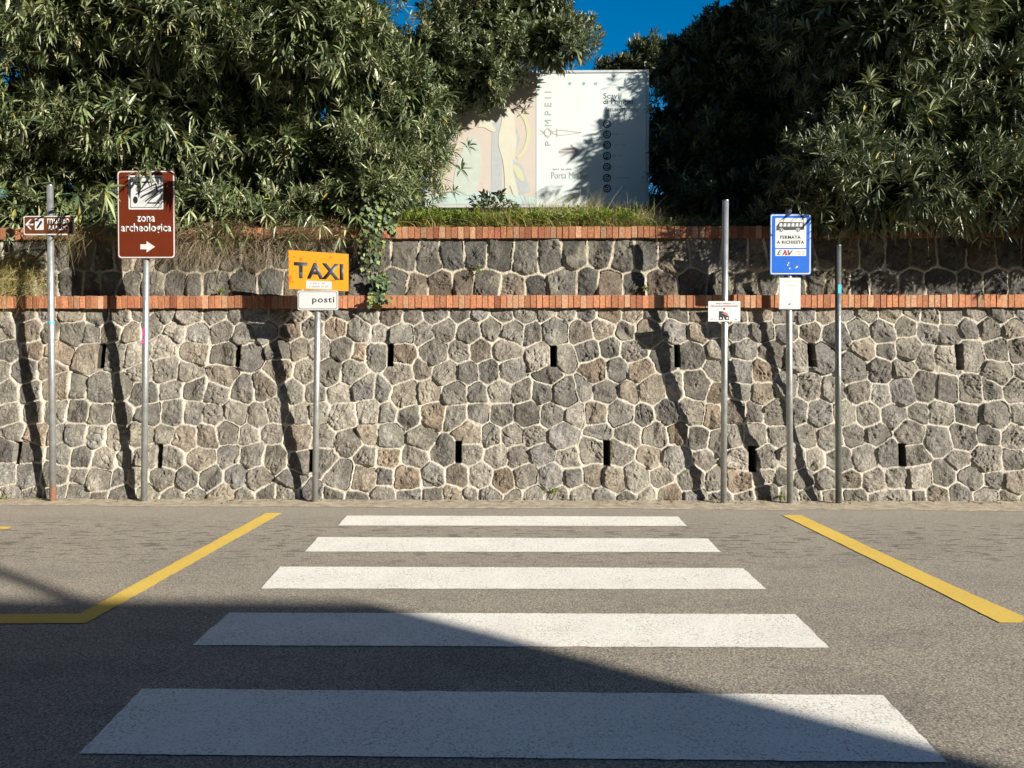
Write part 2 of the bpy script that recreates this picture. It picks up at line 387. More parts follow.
def coping(parent, x0, x1, y0, y1, z0, z1, cy, worn=0):
    s = MB(); x = x0
    s.box(x0, x1, y0 + .012 - cy, y1 - cy, z0 + .006, z1 - .007, col=(.36, .31, .24))
    while x < x1:
        w = random.uniform(.054, .066); k = random.random(); b = random.uniform(.5, .92)
        c = (.43 * b, .185 * b, .095 * b) if k < .7 else ((.48 * b, .27 * b, .16 * b) if k < .9 else (.33 * b, .12 * b, .07 * b))
        c = tuple(a * (1 - worn * .25) for a in c)
        y = y0 + random.uniform(-.004, .004)
        s.box(x, x + w, y - cy, y1 - cy - .01, z0 + random.uniform(-.004, .004), z1 + random.uniform(-.005, .004), col=c, jit=.0015)
        x += w + random.uniform(.004, .008)
    return s.build('brick_coping', M['brick'], parent, bevel=.003, color=True)
coping(lower, -XW, XW, 8.195, 8.40, Z_CAP0, Z_CAP1, 8.1)
UY, UB = 8.335, .09
upper = empty('retaining_wall', (0, 8.5, 2.0), 'low upper stone wall of large dark stones between the two brick courses', 'wall')
Z_U0, Z_U1 = 2.78, 2.905
useeds = rowseeds(-XW - .3, XW + .3, 2.105, 1, .33, .27, .02, .03, (), 9) + [(x + .135, z + .32) for x, z in rowseeds(-XW - .3, XW + .3, 2.105, 1, .33, .27, .02, .03, (), 9)]
dark = [(.085, .08, .068), (.095, .088, .075), (.078, .076, .066), (.105, .096, .078), (.14, .115, .085), (.09, .084, .07)]
V, F, C, _ = masonry('stone_facing', upper, -XW, XW, 2.10, Z_U0 + .01, .008, useeds, [], lambda z: UY + UB * (z - 2.15), [], 77, .020, .0080, dark, (.36, .32, .25), relax=0)
np_mesh('stone_facing', V - np.array([[0, 8.5, 2.0]]), F, M['stone'], C, upper, smooth=True)
s = MB(); s.box(-XW, XW, -.09, .15, .05, Z_U0 - 2.0 - .01); s.build('core', M['cement'], upper)
o = coping(upper, -XW, XW, 8.345, 8.60, Z_U0, Z_U1, 8.5, .6); 
for v_ in o.data.vertices: v_.co.z -= 2.0
# earth terrace behind the walls
s = MB(); nX, nY = 80, 40; vs = []
for j in range(nY + 1):
    for i in range(nX + 1):
        x = -16 + 32 * i / nX; y = 8.61 + (j / nY) ** 1.7 * 30
        vs.append((x, y, 2.90 + (.12 * random.random() + (.25 * min(1, (y - 8.61) / 1.2) + .75 * max(0, min(1, (y - 10.0) / 1.2))) if j else 0)))
s.add(vs, [(j * (nX + 1) + i, j * (nX + 1) + i + 1, (j + 1) * (nX + 1) + i + 1, (j + 1) * (nX + 1) + i) for j in range(nY) for i in range(nX)])
tag(s.build('terrace_ground', M['soil'], smooth=True), kind='structure')

# ---------------------------------------------------------------- house across the road, behind the camera, whose shade lies on the road
stucco = mat('ochre_stucco', (.42, .33, .22), .9, noise=.15, nscale=3, bump=.3, bscale=40)
BY = -5.0; BX = 12.33; BH = 0.60 * (4.475 - BY)
house = empty('house', (0, BY - 5, 0), 'ochre two storey house across the road behind the viewer', 'house')
s = MB(); s.box(3.6, BX, -5, 5, 0, BH - .2); s.build('wall', stucco, house)
s = MB(); s.box(3.6, BX, -5, 5.0, BH - .198, BH); s.build('roof', mat('roof_concrete', (.3, .29, .27), .9, noise=.2), house)
stucco2 = mat('brown_stucco', (.20, .16, .12), .9, noise=.15, nscale=3)
def block(label, cx, cy, hx, hy, H, face):  # unseen blocks, added only to hold back sky light from the street
    t = empty('added_sky_blocker', (cx, cy, 0), label, 'sky blocker')
    MB().box(-hx, hx, -hy, hy, 0, H).build('wall', stucco2, t)
    MB().box(-hx - .3, hx + .3, -hy - .3, hy + .3, H + .003, H + .3).build('roof', M['cement'], t)
    n = int(2 * (hx if face == 'y' else hy) / 4)
    for k in range(n):
        for z in range(1, int(H / 3.2)):
            a = -(hx if face == 'y' else hy) + 1.4 + 4 * k; z0_ = z * 3.2 + .8
            if face == 'y': MB().box(a, a + 1.2, hy + .003, hy + .06, z0_, z0_ + 1.6).build('shutter', M['brown2'], t)
            elif face == 'x': MB().box(hx + .003, hx + .06, a, a + 1.2, z0_, z0_ + 1.6).build('shutter', M['brown2'], t)
            else: MB().box(-hx - .06, -hx - .003, a, a + 1.2, z0_, z0_ + 1.6).build('shutter', M['brown2'], t)
block('tall brown block added to cut sky light, behind the viewer, left of the low ochre house', -13.3, -10.2, 16.5, 5, 19, 'y')
block('brown block added to cut sky light, far to the left outside the frame', -18, 4, 7, 8.9, 16, 'x')
block('brown block added to cut sky light, far to the right outside the frame', 21, 11, 6.5, 7.5, 16, 'w')
glass = mat('dark_glass', (.03, .04, .05), .08)
for x in (5, 8):
    for z in (1.0, 3.7):
        f = MB().box(x, x + 1.2, 5.003, 5.06, z, z + 1.5).build('window', M['white'], house)
        MB().box(x + .08, x + 1.12, 5.063, 5.07, z + .08, z + 1.42).build('pane', glass, f)
mp_ = on_ground(84, 604); mx = mp_.x + 1.4 * (mp_.y - (BY - .1))
mast = empty('chimney_flue', (mx, BY - .1, BH), 'thin grey flue pipe standing on the flat roof edge of the house', 'flue')
s = MB(); s.tube((0, 0, 0), (0, 0, 3.5), .055); s.build('pipe', M['galv'], mast)
s = MB(); s.tube((0, 0, 3.5), (0, 0, 3.62), .12, .02); s.build('cowl', M['galv'], mast)

# ---------------------------------------------------------------- sign posts
def local(px, py, Y, root): p = on_y(px, py, Y); return (p.x - root.location.x, p.z - root.location.z)
def post(name, bx, by, tx, ty, label, cat, Yp=7.78, r=.031, m='galv', foot=True, group=None, split=None):
    b = on_y(bx, by, Yp); t = on_y(tx, ty, Yp)
    root = empty(name, (b.x, Yp, 0), label, cat, group)
    s = MB(); lean = (t.x - b.x) / t.z
    s.tube((0, 0, 0.0), (lean * t.z, 0, t.z), r, n=18); po = s.build('pole', M[m], root, smooth=False)
    for p in po.data.polygons: p.use_smooth = len(p.vertices) == 4
    MB().tube((lean * t.z, 0, t.z + .0005), (lean * t.z, 0, t.z + .008), r * 1.06, n=18).build('pole_cap', M['galv_dark'], root)
    if foot:
        f = MB(); n = 16; vs = [(0, 0, .018)]
        for k in range(n):
            a = 2 * math.pi * k / n; rr = random.uniform(.07, .12); vs.append((math.cos(a) * rr * 1.3, math.sin(a) * rr * .8, .008))
        f.add(vs, [(0, 1 + k, 1 + (k + 1) % n) for k in range(n)]); f.build('footing', M['cement'], root, smooth=True)
    root['lean'] = lean; return root
def panel(root, name, x0, x1, z0, z1, m, y=-.045, th=.003, r=.015, parent=None, parts=True):
    return MB().prism(rrect(x0, x1, z0, z1, r), y, y + th).build(name, m if not isinstance(m, str) else M[m], parent or root)
def shape(parent, name, pts, m, y, th=.0008): return MB().prism(pts, y, y + th).build(name, M[m], parent)
def text_mesh(s, bold=0.0, shear=0, spacing=1.0):
    cu = bpy.data.curves.new('lettering', 'FONT'); cu.body = s; cu.offset = bold; cu.shear = shear; cu.space_character = spacing
    cu.resolution_u = 3; cu.extrude = 0.0; cu.align_x = 'LEFT'
    ob = bpy.data.objects.new('tmp', cu); COL.objects.link(ob)
    dg = bpy.context.evaluated_depsgraph_get(); dg.update(); me = bpy.data.meshes.new_from_object(ob.evaluated_get(dg))
    bpy.data.objects.remove(ob); return me
def text(parent, s, x0, x1, z0, z1, m, y, bold=0, shear=0, spacing=1.0, rot=0):
    me = text_mesh(s, bold, shear, spacing)
    co = np.empty(len(me.vertices) * 3); me.vertices.foreach_get('co', co); co = co.reshape(-1, 3)
    if rot: co = np.stack([-co[:, 1], co[:, 0], co[:, 2]], 1)
    lo = co.min(0); hi = co.max(0)
    out = np.stack([x0 + (co[:, 0] - lo[0]) / (hi[0] - lo[0]) * (x1 - x0), np.full(len(co), y), z0 + (co[:, 1] - lo[1]) / (hi[1] - lo[1]) * (z1 - z0)], 1)
    me.vertices.foreach_set('co', out.ravel()); me.update(); me.materials.clear(); me.materials.append(M[m])
    me.name = 'lettering'; o = bpy.data.objects.new('lettering', me); COL.objects.link(o); o.parent = parent
    sd = o.modifiers.new('thick', 'SOLIDIFY'); sd.thickness = .0012; return o
def clamps(root, xs, zs):
    for z in zs:
        s = MB(); x = root['lean'] * z; s.box(x - .05, x + .05, -.042, -.018, z - .015, z + .015); s.tube((x, 0, z - .015), (x, 0, z + .015), .038, n=16)
        s.build('clamp', M['galv_dark'], root)
def squiggle(parent, x0, x1, z, h, m, y, n=18, fill=.75):       # unreadable small print: a row of tiny strokes
    s = MB(); x = x0
    w = (x1 - x0) / n
    for k in range(n):
        if random.random() < fill:
            zz = z + random.uniform(-.1, .1) * h; s.prism([(x, zz), (x + w * .62, zz), (x + w * .62, zz + h * random.uniform(.6, 1)), (x, zz + h * random.uniform(.6, 1))], y, y + .0008)
        x += w
    return s.build('lettering', M[m], parent)

# 1 museum arrow sign
r = post('museum_signpost', 53, 503, 50, 186, 'grey post with small brown museum arrow sign pointing left, leftmost of the posts', 'road sign', group='posts along the wall')
L = lambda px, py: local(px, py, 7.735, r)
(x0, z1), (x1, z0) = L(23.5, 216), L(74, 235)
p = panel(r, 'sign_panel', x0, x1, z0, z1, 'white', r=.02)
panel(r, 'sign_face', x0 + .012, x1 - .012, z0 + .014, z1 - .010, 'brown2', y=-.047, th=.0015, r=.012, parent=p)
y = -.049
ax, az = L(25.5, 224.5); bx_, bz = L(32.5, 224.5)
shape(p, 'arrow', [(ax, az), (ax + .05, az - .052), (ax + .066, az - .052), (ax + .03, az - .009), (bx_ + .01, az - .009), (bx_ + .01, az + .009), (ax + .03, az + .009), (ax + .066, az + .052), (ax + .05, az + .052)], 'white', y)
(a0, b1), (a1, b0) = L(35, 218.5), L(44, 230)
q = shape(p, 'pictogram', rrect(a0, a1, b0, b1, .006), 'white', y)
shape(q, 'pictogram_mark', [(a0 + .015, b0 + .02), (a0 + .03, b0 + .012), (a1 - .012, b1 - .035), (a1 - .03, b1 - .02)], 'black', y - .001)
shape(q, 'pictogram_mark', [(a0 + .012, b1 - .03), (a1 - .05, b1 - .03), (a1 - .05, b1 - .018), (a0 + .012, b1 - .018)], 'black', y - .001)
(a0, b1), (a1, b0) = L(47, 218.5), L(69.5, 223.8); text(p, 'museo', a0, a1, b0, b1, 'white', y, .02)
(a0, b1), (a1, b0) = L(48, 225.4), L(69, 230.2); text(p, 'ARALDO', a0, a1, b0, b1, 'white', y, .02)
clamps(r, None, [(z0 + z1) / 2])
zr = .16; MB().tube((0, 0, .0), (r['lean'] * zr, 0, zr), .0325, n=18).build('rust_patch', M['rust'], r, smooth=False)
for zz, c in ((1.83, 'cyan'),):
    MB().tube((r['lean'] * zz, 0, zz), (r['lean'] * zz, 0, zz + .02), .032, n=18).build('sticker', M[c], r)

# 2 archaeological zone sign
r = post('archaeology_signpost', 144, 503, 147, 200, 'grey post with tall red brown sign reading zona archeologica and a right arrow', 'road sign', group='posts along the wall')
L = lambda px, py: local(px, py, 7.735, r)
(x0, z1), (x1, z0) = L(117, 170.5), L(175.5, 258.5)
p = panel(r, 'sign_panel', x0, x1, z0, z1, 'brown', r=.035, th=.004)
panel(r, 'white_border', x0 + .006, x1 - .006, z0 + .006, z1 - .006, 'white', y=-.0465, th=.001, r=.032, parent=p)
panel(r, 'sign_face', x0 + .018, x1 - .018, z0 + .018, z1 - .018, 'brown', y=-.048, th=.001, r=.026, parent=p)
y = -.0495
(a0, b1), (a1, b0) = L(128.5, 175.5), L(163.5, 209.5)
q = panel(r, 'pictogram', a0, a1, b0, b1, 'white', y=y, th=.001, r=.012, parent=p)
def fr_(a0, a1, b0, b1, w, y, m, par, nm):
    for c in ((a0, a1, b0, b0 + w), (a0, a1, b1 - w, b1), (a0, a0 + w, b0 + w, b1 - w), (a1 - w, a1, b0 + w, b1 - w)):
        s_.box(c[0], c[1], y, y + .0008, c[2], c[3])
s_ = MB(); fr_(a0 + .018, a1 - .018, b0 + .018, b1 - .018, .006, y - .001, 'black', q, 'f')
W_, H_ = a1 - a0, b1 - b0
u = lambda fx, fz: (a0 + W_ * fx, b0 + H_ * fz)
s_.prism([u(.2, .78), u(.72, .78), u(.72, .82), u(.2, .82)], y - .001, y)             # architrave line
s_.prism([u(.55, .17), u(.9, .17), u(.9, .21), u(.55, .21)], y - .001, y)             # ground line
for o_ in (0, .13, .26):                                                              # fallen fluted column
    s_.prism([u(.20 + o_, .45 - o_ * .8), u(.225 + o_, .425 - o_ * .8), u(.80 + o_ * .3, .74 - o_ * .9), u(.78 + o_ * .3, .765 - o_ * .9)], y - .001, y)
s_.prism([u(.76, .77), u(.80, .77), u(.86, .50), u(.82, .50)], y - .001, y)
s_.prism([(a0 + W_ * .2 + .025 * math.cos(t) , b0 + H_ * .28 + .036 * math.sin(t)) for t in np.linspace(0, 2 * math.pi, 15)[:-1]], y - .001, y)
for k in range(12):
    t = 2 * math.pi * k / 12; t2 = 2 * math.pi * (k + 1) / 12; c_ = u(.29, .6)
    s_.prism([(c_[0] + .022 * math.cos(t), c_[1] + .022 * math.sin(t)), (c_[0] + .028 * math.cos(t), c_[1] + .028 * math.sin(t)), (c_[0] + .028 * math.cos(t2), c_[1] + .028 * math.sin(t2)), (c_[0] + .022 * math.cos(t2), c_[1] + .022 * math.sin(t2))], y - .001, y)
s_.build('pictogram_mark', M['black'], q)
(a0, b1), (a1, b0) = L(136.5, 216.2), L(155, 222); text(p, 'zona', a0, a1, b0, b1, 'white', y, .018)
(a0, b1), (a1, b0) = L(120.8, 223.5), L(171.3, 234.2); text(p, 'archeologica', a0, a1, b0, b1, 'white', y, .02)
(a0, b1), (a1, b0) = L(140.5, 241.2), L(155.3, 252.5); h = b1 - b0; w = a1 - a0; mz = (b0 + b1) / 2
shape(p, 'arrow', [(a0, mz - h * .22), (a0 + w * .42, mz - h * .22), (a0 + w * .42, b0), (a1, mz), (a0 + w * .42, b1), (a0 + w * .42, mz + h * .22), (a0, mz + h * .22)], 'white', y)
clamps(r, None, [z0 + .15, z1 - .2])
for zz, hh, c in ((1.62, .05, 'magenta'), (1.70, .07, 'magenta')):
    s = MB(); x = r['lean'] * zz; s.prism(rrect(x - .016, x + .012, zz, zz + hh, .004), -.0335, -.031); s.build('sticker', M[c], r)

# 3 taxi sign
r = post('taxi_signpost', 315, 503, 318.5, 262, 'grey post with weathered orange TAXI sign above a small white posti plate', 'road sign', group='posts along the wall')
L = lambda px, py: local(px, py, 7.735, r)
c = [L(289, 289), L(348.5, 291.2), L(348.5, 254), L(288.5, 250)]
p = MB().prism(c, -.045, -.041).build('sign_panel', M['orange'], r)
def warp(o, f):
    for v_ in o.data.vertices: v_.co.x, v_.co.z = f(v_.co.x, v_.co.z)
sl = -.045
(a0, b1), (a1, b0) = L(294, 263), L(343.5, 279)
o = text(p, 'TAXI', a0, a1, b0, b1, 'charcoal', -.0462, .035, spacing=1.08); warp(o, lambda x, z: (x, z + sl * (x - (a0 + a1) / 2)))
(a0, b1), (a1, b0) = L(306, 281), L(331.8, 289.0)
q = MB().prism([(a0, b0 + .015 * .3), (a1, b0 - .006), (a1, b1 - .006), (a0, b1 + .0045)], -.0462, -.045).build('sticker', M['paper'], p)
squiggle(q, a0 + .03, a1 - .04, b0 + .05, .018, 'palegrey', -.0472, 14); squiggle(q, a0 + .035, a1 - .03, b0 + .018, .018, 'palegrey', -.0472, 16)
(x0, z1), (x1, z0) = L(297.5, 290.5), L(338.5, 310.3)
p2 = panel(r, 'plate', x0, x1, z0, z1, 'grey', y=-.048, th=.003, r=.018)
panel(r, 'plate_rim', x0 + .003, x1 - .003, z0 + .003, z1 - .003, 'white', y=-.0495, th=.001, r=.018, parent=p2)
panel(r, 'plate_line', x0 + .012, x1 - .012, z0 + .012, z1 - .012, 'charcoal', y=-.051, th=.001, r=.02, parent=p2)
panel(r, 'plate_face', x0 + .017, x1 - .017, z0 + .017, z1 - .017, 'white', y=-.0525, th=.001, r=.017, parent=p2)
(a0, b1), (a1, b0) = L(312.5, 297), L(334.5, 304.3); text(p2, 'posti', a0, a1, b0, b1, 'black', -.054, .012, spacing=1.1)
clamps(r, None, [z0 + .1, z1 + .17])

# 4 notice post
r = post('notice_post', 723.5, 503, 725.5, 201, 'tall grey post with a small white notice in red print, left of the bus stop', 'post', group='posts along the wall', m='galv')
L = lambda px, py: local(px, py, 7.735, r)
(x0, z1), (x1, z0) = L(708.3, 301.2), L(740.3, 321.5)
p = panel(r, 'notice_board', x0, x1, z0, z1, 'paper', r=.004)
y = -.0465
a, b = L(715, 302.8), L(734, 304.2); squiggle(p, a[0], b[0], b[1], .012, 'darkred', y, 16, .85)
a, b = L(710.7, 305.0), L(738.4, 306.6); squiggle(p, a[0], b[0], b[1], .014, 'darkred', y, 22, .85)
c = L(724.3, 308.9); shape(p, 'red_dot', circ(c[0], c[1], .012), 'red', y)
(a0, b1), (a1, b0) = L(719, 311.2), L(729, 320)
s = MB(); w = a1 - a0; h = b1 - b0
s.prism([(a0, b0), (a0 + w * .4, b0), (a0 + w * .45, b0 + h * .5), (a0 + w * .6, b0), (a1, b0), (a1, b0 + h * .35), (a0 + w * .8, b0 + h * .8), (a0 + w * .3, b1), (a0, b1)], y, y + .0008)
s.build('emblem', M['black'], p)
s = MB(); s.prism([(a0 + w * .25, b0 + h * .78), (a0 + w * .6, b0 + h * .6), (a1, b0 + h * .38), (a1 - w * .1, b0 + h * .62), (a0 + w * .65, b0 + h * .9)], y - .001, y - .0002); s.build('emblem_mark', M['pink'], p)
for fx in (.17, .82): MB().prism(circ(a0 + w * fx, b0 + h * .2, .010, 12), y - .001, y - .0002).build('emblem_spot', M['white'], p)
a, b = L(710.5, 318), L(717.5, 319.6); squiggle(p, a[0], b[0], b[1], .012, 'palegrey', y, 7)
a, b = L(735, 318), L(737.5, 319.8); squiggle(p, a[0], b[0], b[1], .014, 'pink', y, 3, 1)
clamps(r, None, [(z0 + z1) / 2])

# 5 bus stop
r = post('bus_stop_signpost', 790, 504.5, 788.5, 210, 'grey post with blue bus stop sign above a white timetable board', 'bus stop', group='posts along the wall')
L = lambda px, py: local(px, py, 7.735, r)
(x0, z1), (x1, z0) = L(770.3, 214), L(811, 274.7)
p = panel(r, 'sign_panel', x0, x1, z0, z1, 'blue', r=.014, th=.004)
panel(r, 'white_border', x0 + .006, x1 - .006, z0 + .006, z1 - .006, 'white', y=-.0465, th=.001, r=.02, parent=p)
panel(r, 'sign_face', x0 + .017, x1 - .017, z0 + .017, z1 - .017, 'blue', y=-.048, th=.001, r=.014, parent=p)
y = -.0495
(a0, b1), (a1, b0) = L(775.2, 218.2), L(806, 248); q = panel(r, 'white_field', a0, a1, b0, b1, 'white', y=y, th=.001, r=.004, parent=p)
(a0, b1), (a1, b0) = L(776.3, 222), L(804, 231.3); w = a1 - a0; h = b1 - b0
s = MB(); s.prism([(a0, b0 + h * .1), (a1, b0 + h * .15), (a1, b1 - h * .05), (a0 + w * .12, b1), (a0, b0 + h * .55)], y - .001, y - .0002); s.build('bus_symbol', M['black'], q)
s = MB()
for k in range(6):
    f0 = .10 + k * .145; s.prism([(a0 + w * f0, b0 + h * .5), (a0 + w * (f0 + .11), b0 + h * .5), (a0 + w * (f0 + .11), b1 - h * .15), (a0 + w * (f0 + .02), b1 - h * .15)], y - .002, y - .0012)
for f0 in (.18, .78): s.prism(circ(a0 + w * f0, b0 + h * .12, .021, 16), y - .002, y - .0012)
s.build('bus_window', M['white'], q)
for f0 in (.18, .78):
    MB().prism(circ(a0 + w * f0, b0 + h * .12, .016, 16), y - .003, y - .0022).build('bus_wheel', M['black'], q)
    MB().prism(circ(a0 + w * f0, b0 + h * .12, .008, 12), y - .004, y - .0032).build('wheel_hub', M['white'], q)
(a0, b1), (a1, b0) = L(780.2, 235.6), L(800.6, 238.8); text(q, 'FERMATA', a0, a1, b0, b1, 'black', y - .001, .035, spacing=1.15)
(a0, b1), (a1, b0) = L(776.8, 240.6), L(804, 243.8); text(q, 'A RICHIESTA', a0, a1, b0, b1, 'black', y - .001, .035, spacing=1.15)
(a0, b1), (a1, b0) = L(775.2, 249.2), L(806, 256); q = panel(r, 'logo_plate', a0, a1, b0, b1, 'white', y=y, th=.001, r=.003, parent=p)
w = a1 - a0; h = b1 - b0; u = lambda fx, fz: (a0 + w * fx, b0 + h * fz)
text(q, 'E', *[u(.06, 0)[0], u(.22, 0)[0], u(0, .15)[1], u(0, .82)[1]], 'charcoal', y - .001, .02, shear=.4)
s = MB(); s.prism([u(.22, .12), u(.26, .12), u(.35, .85), u(.31, .85)], y - .001, y - .0002); s.prism([u(.41, .12), u(.47, .12), u(.57, .85), u(.54, .85)][::1], y - .001, y - .0002)
s.prism([u(.41, .12), u(.46, .12), u(.46, .85), u(.41, .85)], y - .0005, y - .0002) if False else None
s.build('logo_mark', M['charcoal'], q)
s = MB(); s.prism([u(.33, .12), u(.40, .12), u(.34, .85), u(.28, .85)][::1], y - .0022, y - .0012); s.build('logo_mark', M['red'], q)
s = MB(); s.prism([u(.42, .12), u(.47, .12), u(.44, .85), u(.40, .85)], y - .0012, y - .0004); s.build('logo_mark', M['charcoal'], q)
squiggle(q, *[u(.62, 0)[0], u(.95, 0)[0], u(0, .55)[1]], .012, 'orange_sticker', y - .001, 9); squiggle(q, *[u(.62, 0)[0], u(.95, 0)[0], u(0, .2)[1]], .012, 'orange_sticker', y - .001, 9)
s = MB()
rr = random.Random(5)
for k in range(60):
    px_ = rr.gauss(791, 6); py_ = rr.gauss(265, 3.2); 
    if not (779 < px_ < 804 and 259 < py_ < 271): continue
    a, b = L(px_, py_); d = rr.uniform(.004, .02); t = rr.uniform(-.6, .9); s.prism([(a, b), (a + d, b + d * t), (a + d, b + d * t + .004), (a, b + .004)], y, y + .0008)
s.build('scratch', M['bluefade'], p)
for px_, py_ in ((787, 266), (789, 269.5), (795.5, 268.5), (796.5, 267.8), (788, 264)):
    a, b = L(px_, py_); MB().prism([(a, b), (a + .012, b + .006), (a + .009, b + .02), (a - .002, b + .012)], y - .001, y - .0002).build('chip', M['paper'], p)
(x0, z1), (x1, z0) = L(779, 277.8), L(800.6, 309.2)
p = panel(r, 'timetable_board', x0, x1, z0, z1, 'galv', r=.006)
p2 = panel(r, 'timetable', x0 + .006, x1 - .006, z0 + .006, z1 - .006, 'paper', y=-.0465, th=.001, r=.004, parent=p)
for py_ in (281, 285.2): a, b = L(784, py_ + .5), L(798.3, py_ + .5); squiggle(p2, a[0], b[0], a[1], .009, 'green', -.0478, 14, .9)
for k in range(7):
    a, b = L(784 + random.uniform(-.5, 3), 289 + k * 2.1), L(797, 289); squiggle(p2, a[0], b[0], a[1], .006, 'palegrey', -.0478, 12, .25)
a, b = L(788.4, 304.8), L(790.8, 304.8); squiggle(p2, a[0], b[0], a[1], .014, 'charcoal', -.0478, 3, 1)
a, b = L(780.8, 305.5), L(782.4, 304.8); squiggle(p2, a[0], b[0], a[1], .008, 'grey', -.0478, 3, 1)
clamps(r, None, [z0 + .12, z1 + .2])

# 6 bare post
r = post('bare_post', 838.5, 503.5, 838, 246, 'dark weathered bare steel post with a cyan sticker, rightmost of the posts', 'post', group='posts along the wall', m='galv_dark', r=.030)
zz = local(838, 289, 7.75, r)[1]; x = r['lean'] * zz
MB().prism(rrect(x - .014, x + .02, zz - .045, zz + .045, .006), -.034, -.030).build('sticker', M['cyan'], r)

# ---------------------------------------------------------------- billboard
YB = 9.75
b0_ = on_y(545, 206, YB); bb = empty('billboard', (b0_.x, YB, 3.1), 'big pale billboard with a fresco panel and POMPEII lettering behind the upper wall', 'billboard')
L = lambda px, py: local(px, py, YB, bb)
def mt(n, c, **k): M[n] = mat(n, c, **{'rough': .45, **k}); return M[n]
mt('board_white', (.45, .50, .49), noise=.03, nscale=2); mt('board_frame', (.36, .39, .39))
mt('fresco_plaster', (.42, .37, .325), col2=(.39, .35, .31), nscale=5); mt('fresco_grey', (.31, .335, .34), noise=.06)
mt('fresco_body', (.43, .43, .35), noise=.05, nscale=6); mt('fresco_yellow', (.41, .41, .28)); mt('fresco_green', (.33, .42, .41)); mt('fresco_robe', (.36, .40, .36), noise=.07, nscale=8)
mt('print_grey', (.27, .295, .30)); mt('print_tan', (.36, .33, .27)); mt('print_rose', (.33, .25, .235)); mt('print_navy', (.02, .03, .04)); mt('print_blue', (.14, .28, .32))
mt('print_dark', (.11, .13, .14))
(x0, z1), (x1, z0) = L(425, 71.5), L(648.5, 207)
MB().box(x0, x1, .0, .05, z0, z1).build('board', M['board_white'], bb)
s_ = MB(); 
for c_ in ((x0, x1, z0, z0 + .03), (x0, x1, z1 - .03, z1), (x0, x0 + .03, z0 + .03, z1 - .03), (x1 - .03, x1, z0 + .03, z1 - .03)): s_.box(c_[0], c_[1], -.012, .0, c_[2], c_[3])
s_.build('frame', M['board_frame'], bb)
for px in (450, 500, 560, 640): x = L(px, 200)[0]; MB().box(x - .03, x + .03, .053, .11, -.1, z1 - .05).build('leg', M['galv'], bb)
def bl(name, pix, m, y, parent): return MB().prism([L(*q) for q in pix], y, y + .001).build(name, M[m], parent)
(a0, b1), (a1, b0) = L(429, 73.8), L(536, 204.6)
fp = MB().box(a0, a1, -.004, -.0005, b0, b1).build('fresco_panel', M['fresco_plaster'], bb)
bl('fresco_ground', [(430, 204), (535.5, 204), (535.5, 198), (500, 192), (452, 193), (430, 196)], 'fresco_green', -.0056, fp)
bl('fresco_shape', [(491, 194), (502, 198), (502, 130), (497, 112), (492, 125)], 'fresco_grey', -.0056, fp)
bl('fresco_shape', [(514, 196), (531, 192), (522, 165), (513, 160), (520, 140), (517, 128), (511, 150)], 'fresco_grey', -.0056, fp)
arc = []
for k in range(15):
    t = R(62 - 124 * k / 14); arc.append((508 + 22.5 * math.cos(t), 134 - 28 * math.sin(t)))
inn = [(506.5 + 20 * math.cos(R(62 - 124 * k / 14)), 134 - 26 * math.sin(R(62 - 124 * k / 14))) for k in range(15)]
s = MB(); vs = [L(*q) for q in arc] + [L(*q) for q in inn]
s.add([(x, -.0072, z) for x, z in vs], [(k, k + 1, k + 16, k + 15) for k in range(14)]); s.build('fresco_arc', M['fresco_yellow'], fp)
def smooth_poly(pts, it=2):
    for _ in range(it):
        q = []
        for a, b in zip(pts, pts[1:] + pts[:1]): q += [(a[0] * .75 + b[0] * .25, a[1] * .75 + b[1] * .25), (a[0] * .25 + b[0] * .75, a[1] * .25 + b[1] * .75)]
        pts = q
    return pts
def bls(name, pix, m, y): return bl(name, smooth_poly(pix), m, y, fp)
bls('fresco_figure', [(501, 110), (508, 105), (515, 110), (514, 124), (517, 138), (516, 150), (512, 165), (515, 180), (519, 196), (514, 198), (509, 182), (508, 197), (504, 197), (505, 180), (503, 160), (498, 145), (499, 132), (502, 122)], 'fresco_body', -.0085)
bls('fresco_figure', [(502, 112), (493, 116), (481, 122), (477, 128), (484, 127), (493, 133), (497, 130), (490, 123), (503, 118)], 'fresco_body', -.0085)
bls('fresco_robe', [(452, 194), (475, 197), (480, 180), (482, 155), (477, 138), (470, 134), (462, 150), (455, 170)], 'fresco_robe', -.0072)
bls('fresco_figure', [(511, 164), (519, 166), (524, 175), (524, 183), (517, 178)], 'fresco_yellow', -.0072)
(a0, b1), (a1, b0) = L(536, 73.8), L(537.2, 204.6); MB().box(a0, a1, -.006, -.0005, b0, b1).build('panel_seam', M['fresco_green'], bb)
y = -.003
def bt(s, X0, Y0, X1, Y1, m='print_grey', **k): (a0, b1), (a1, b0) = L(X0, Y0), L(X1, Y1); return text(bb, s, a0, a1, b0, b1, m, y, **k)
bt('MPEII', 545, 91.5, 551.5, 126, 'print_grey', rot=1, spacing=1.7); bt('P', 545.3, 141, 550.8, 145.6, 'print_grey', rot=1)
s = MB(); c = L(548, 132.7)
def ringpts(r0, r1, n): return [(r * math.cos(2 * math.pi * k / n), r * math.sin(2 * math.pi * k / n)) for r in (r0, r1) for k in range(n)]
for n_, r0, r1 in ((24, .038, .046), (4, .062, .068)):
    rp = ringpts(r0, r1, n_); s.add([(c[0] + a, y - .001, c[1] + b) for a, b in rp], [(k, (k + 1) % n_, (k + 1) % n_ + n_, k + n_) for k in range(n_)])
s.build('emblem', M['print_tan'], bb)
s = MB()
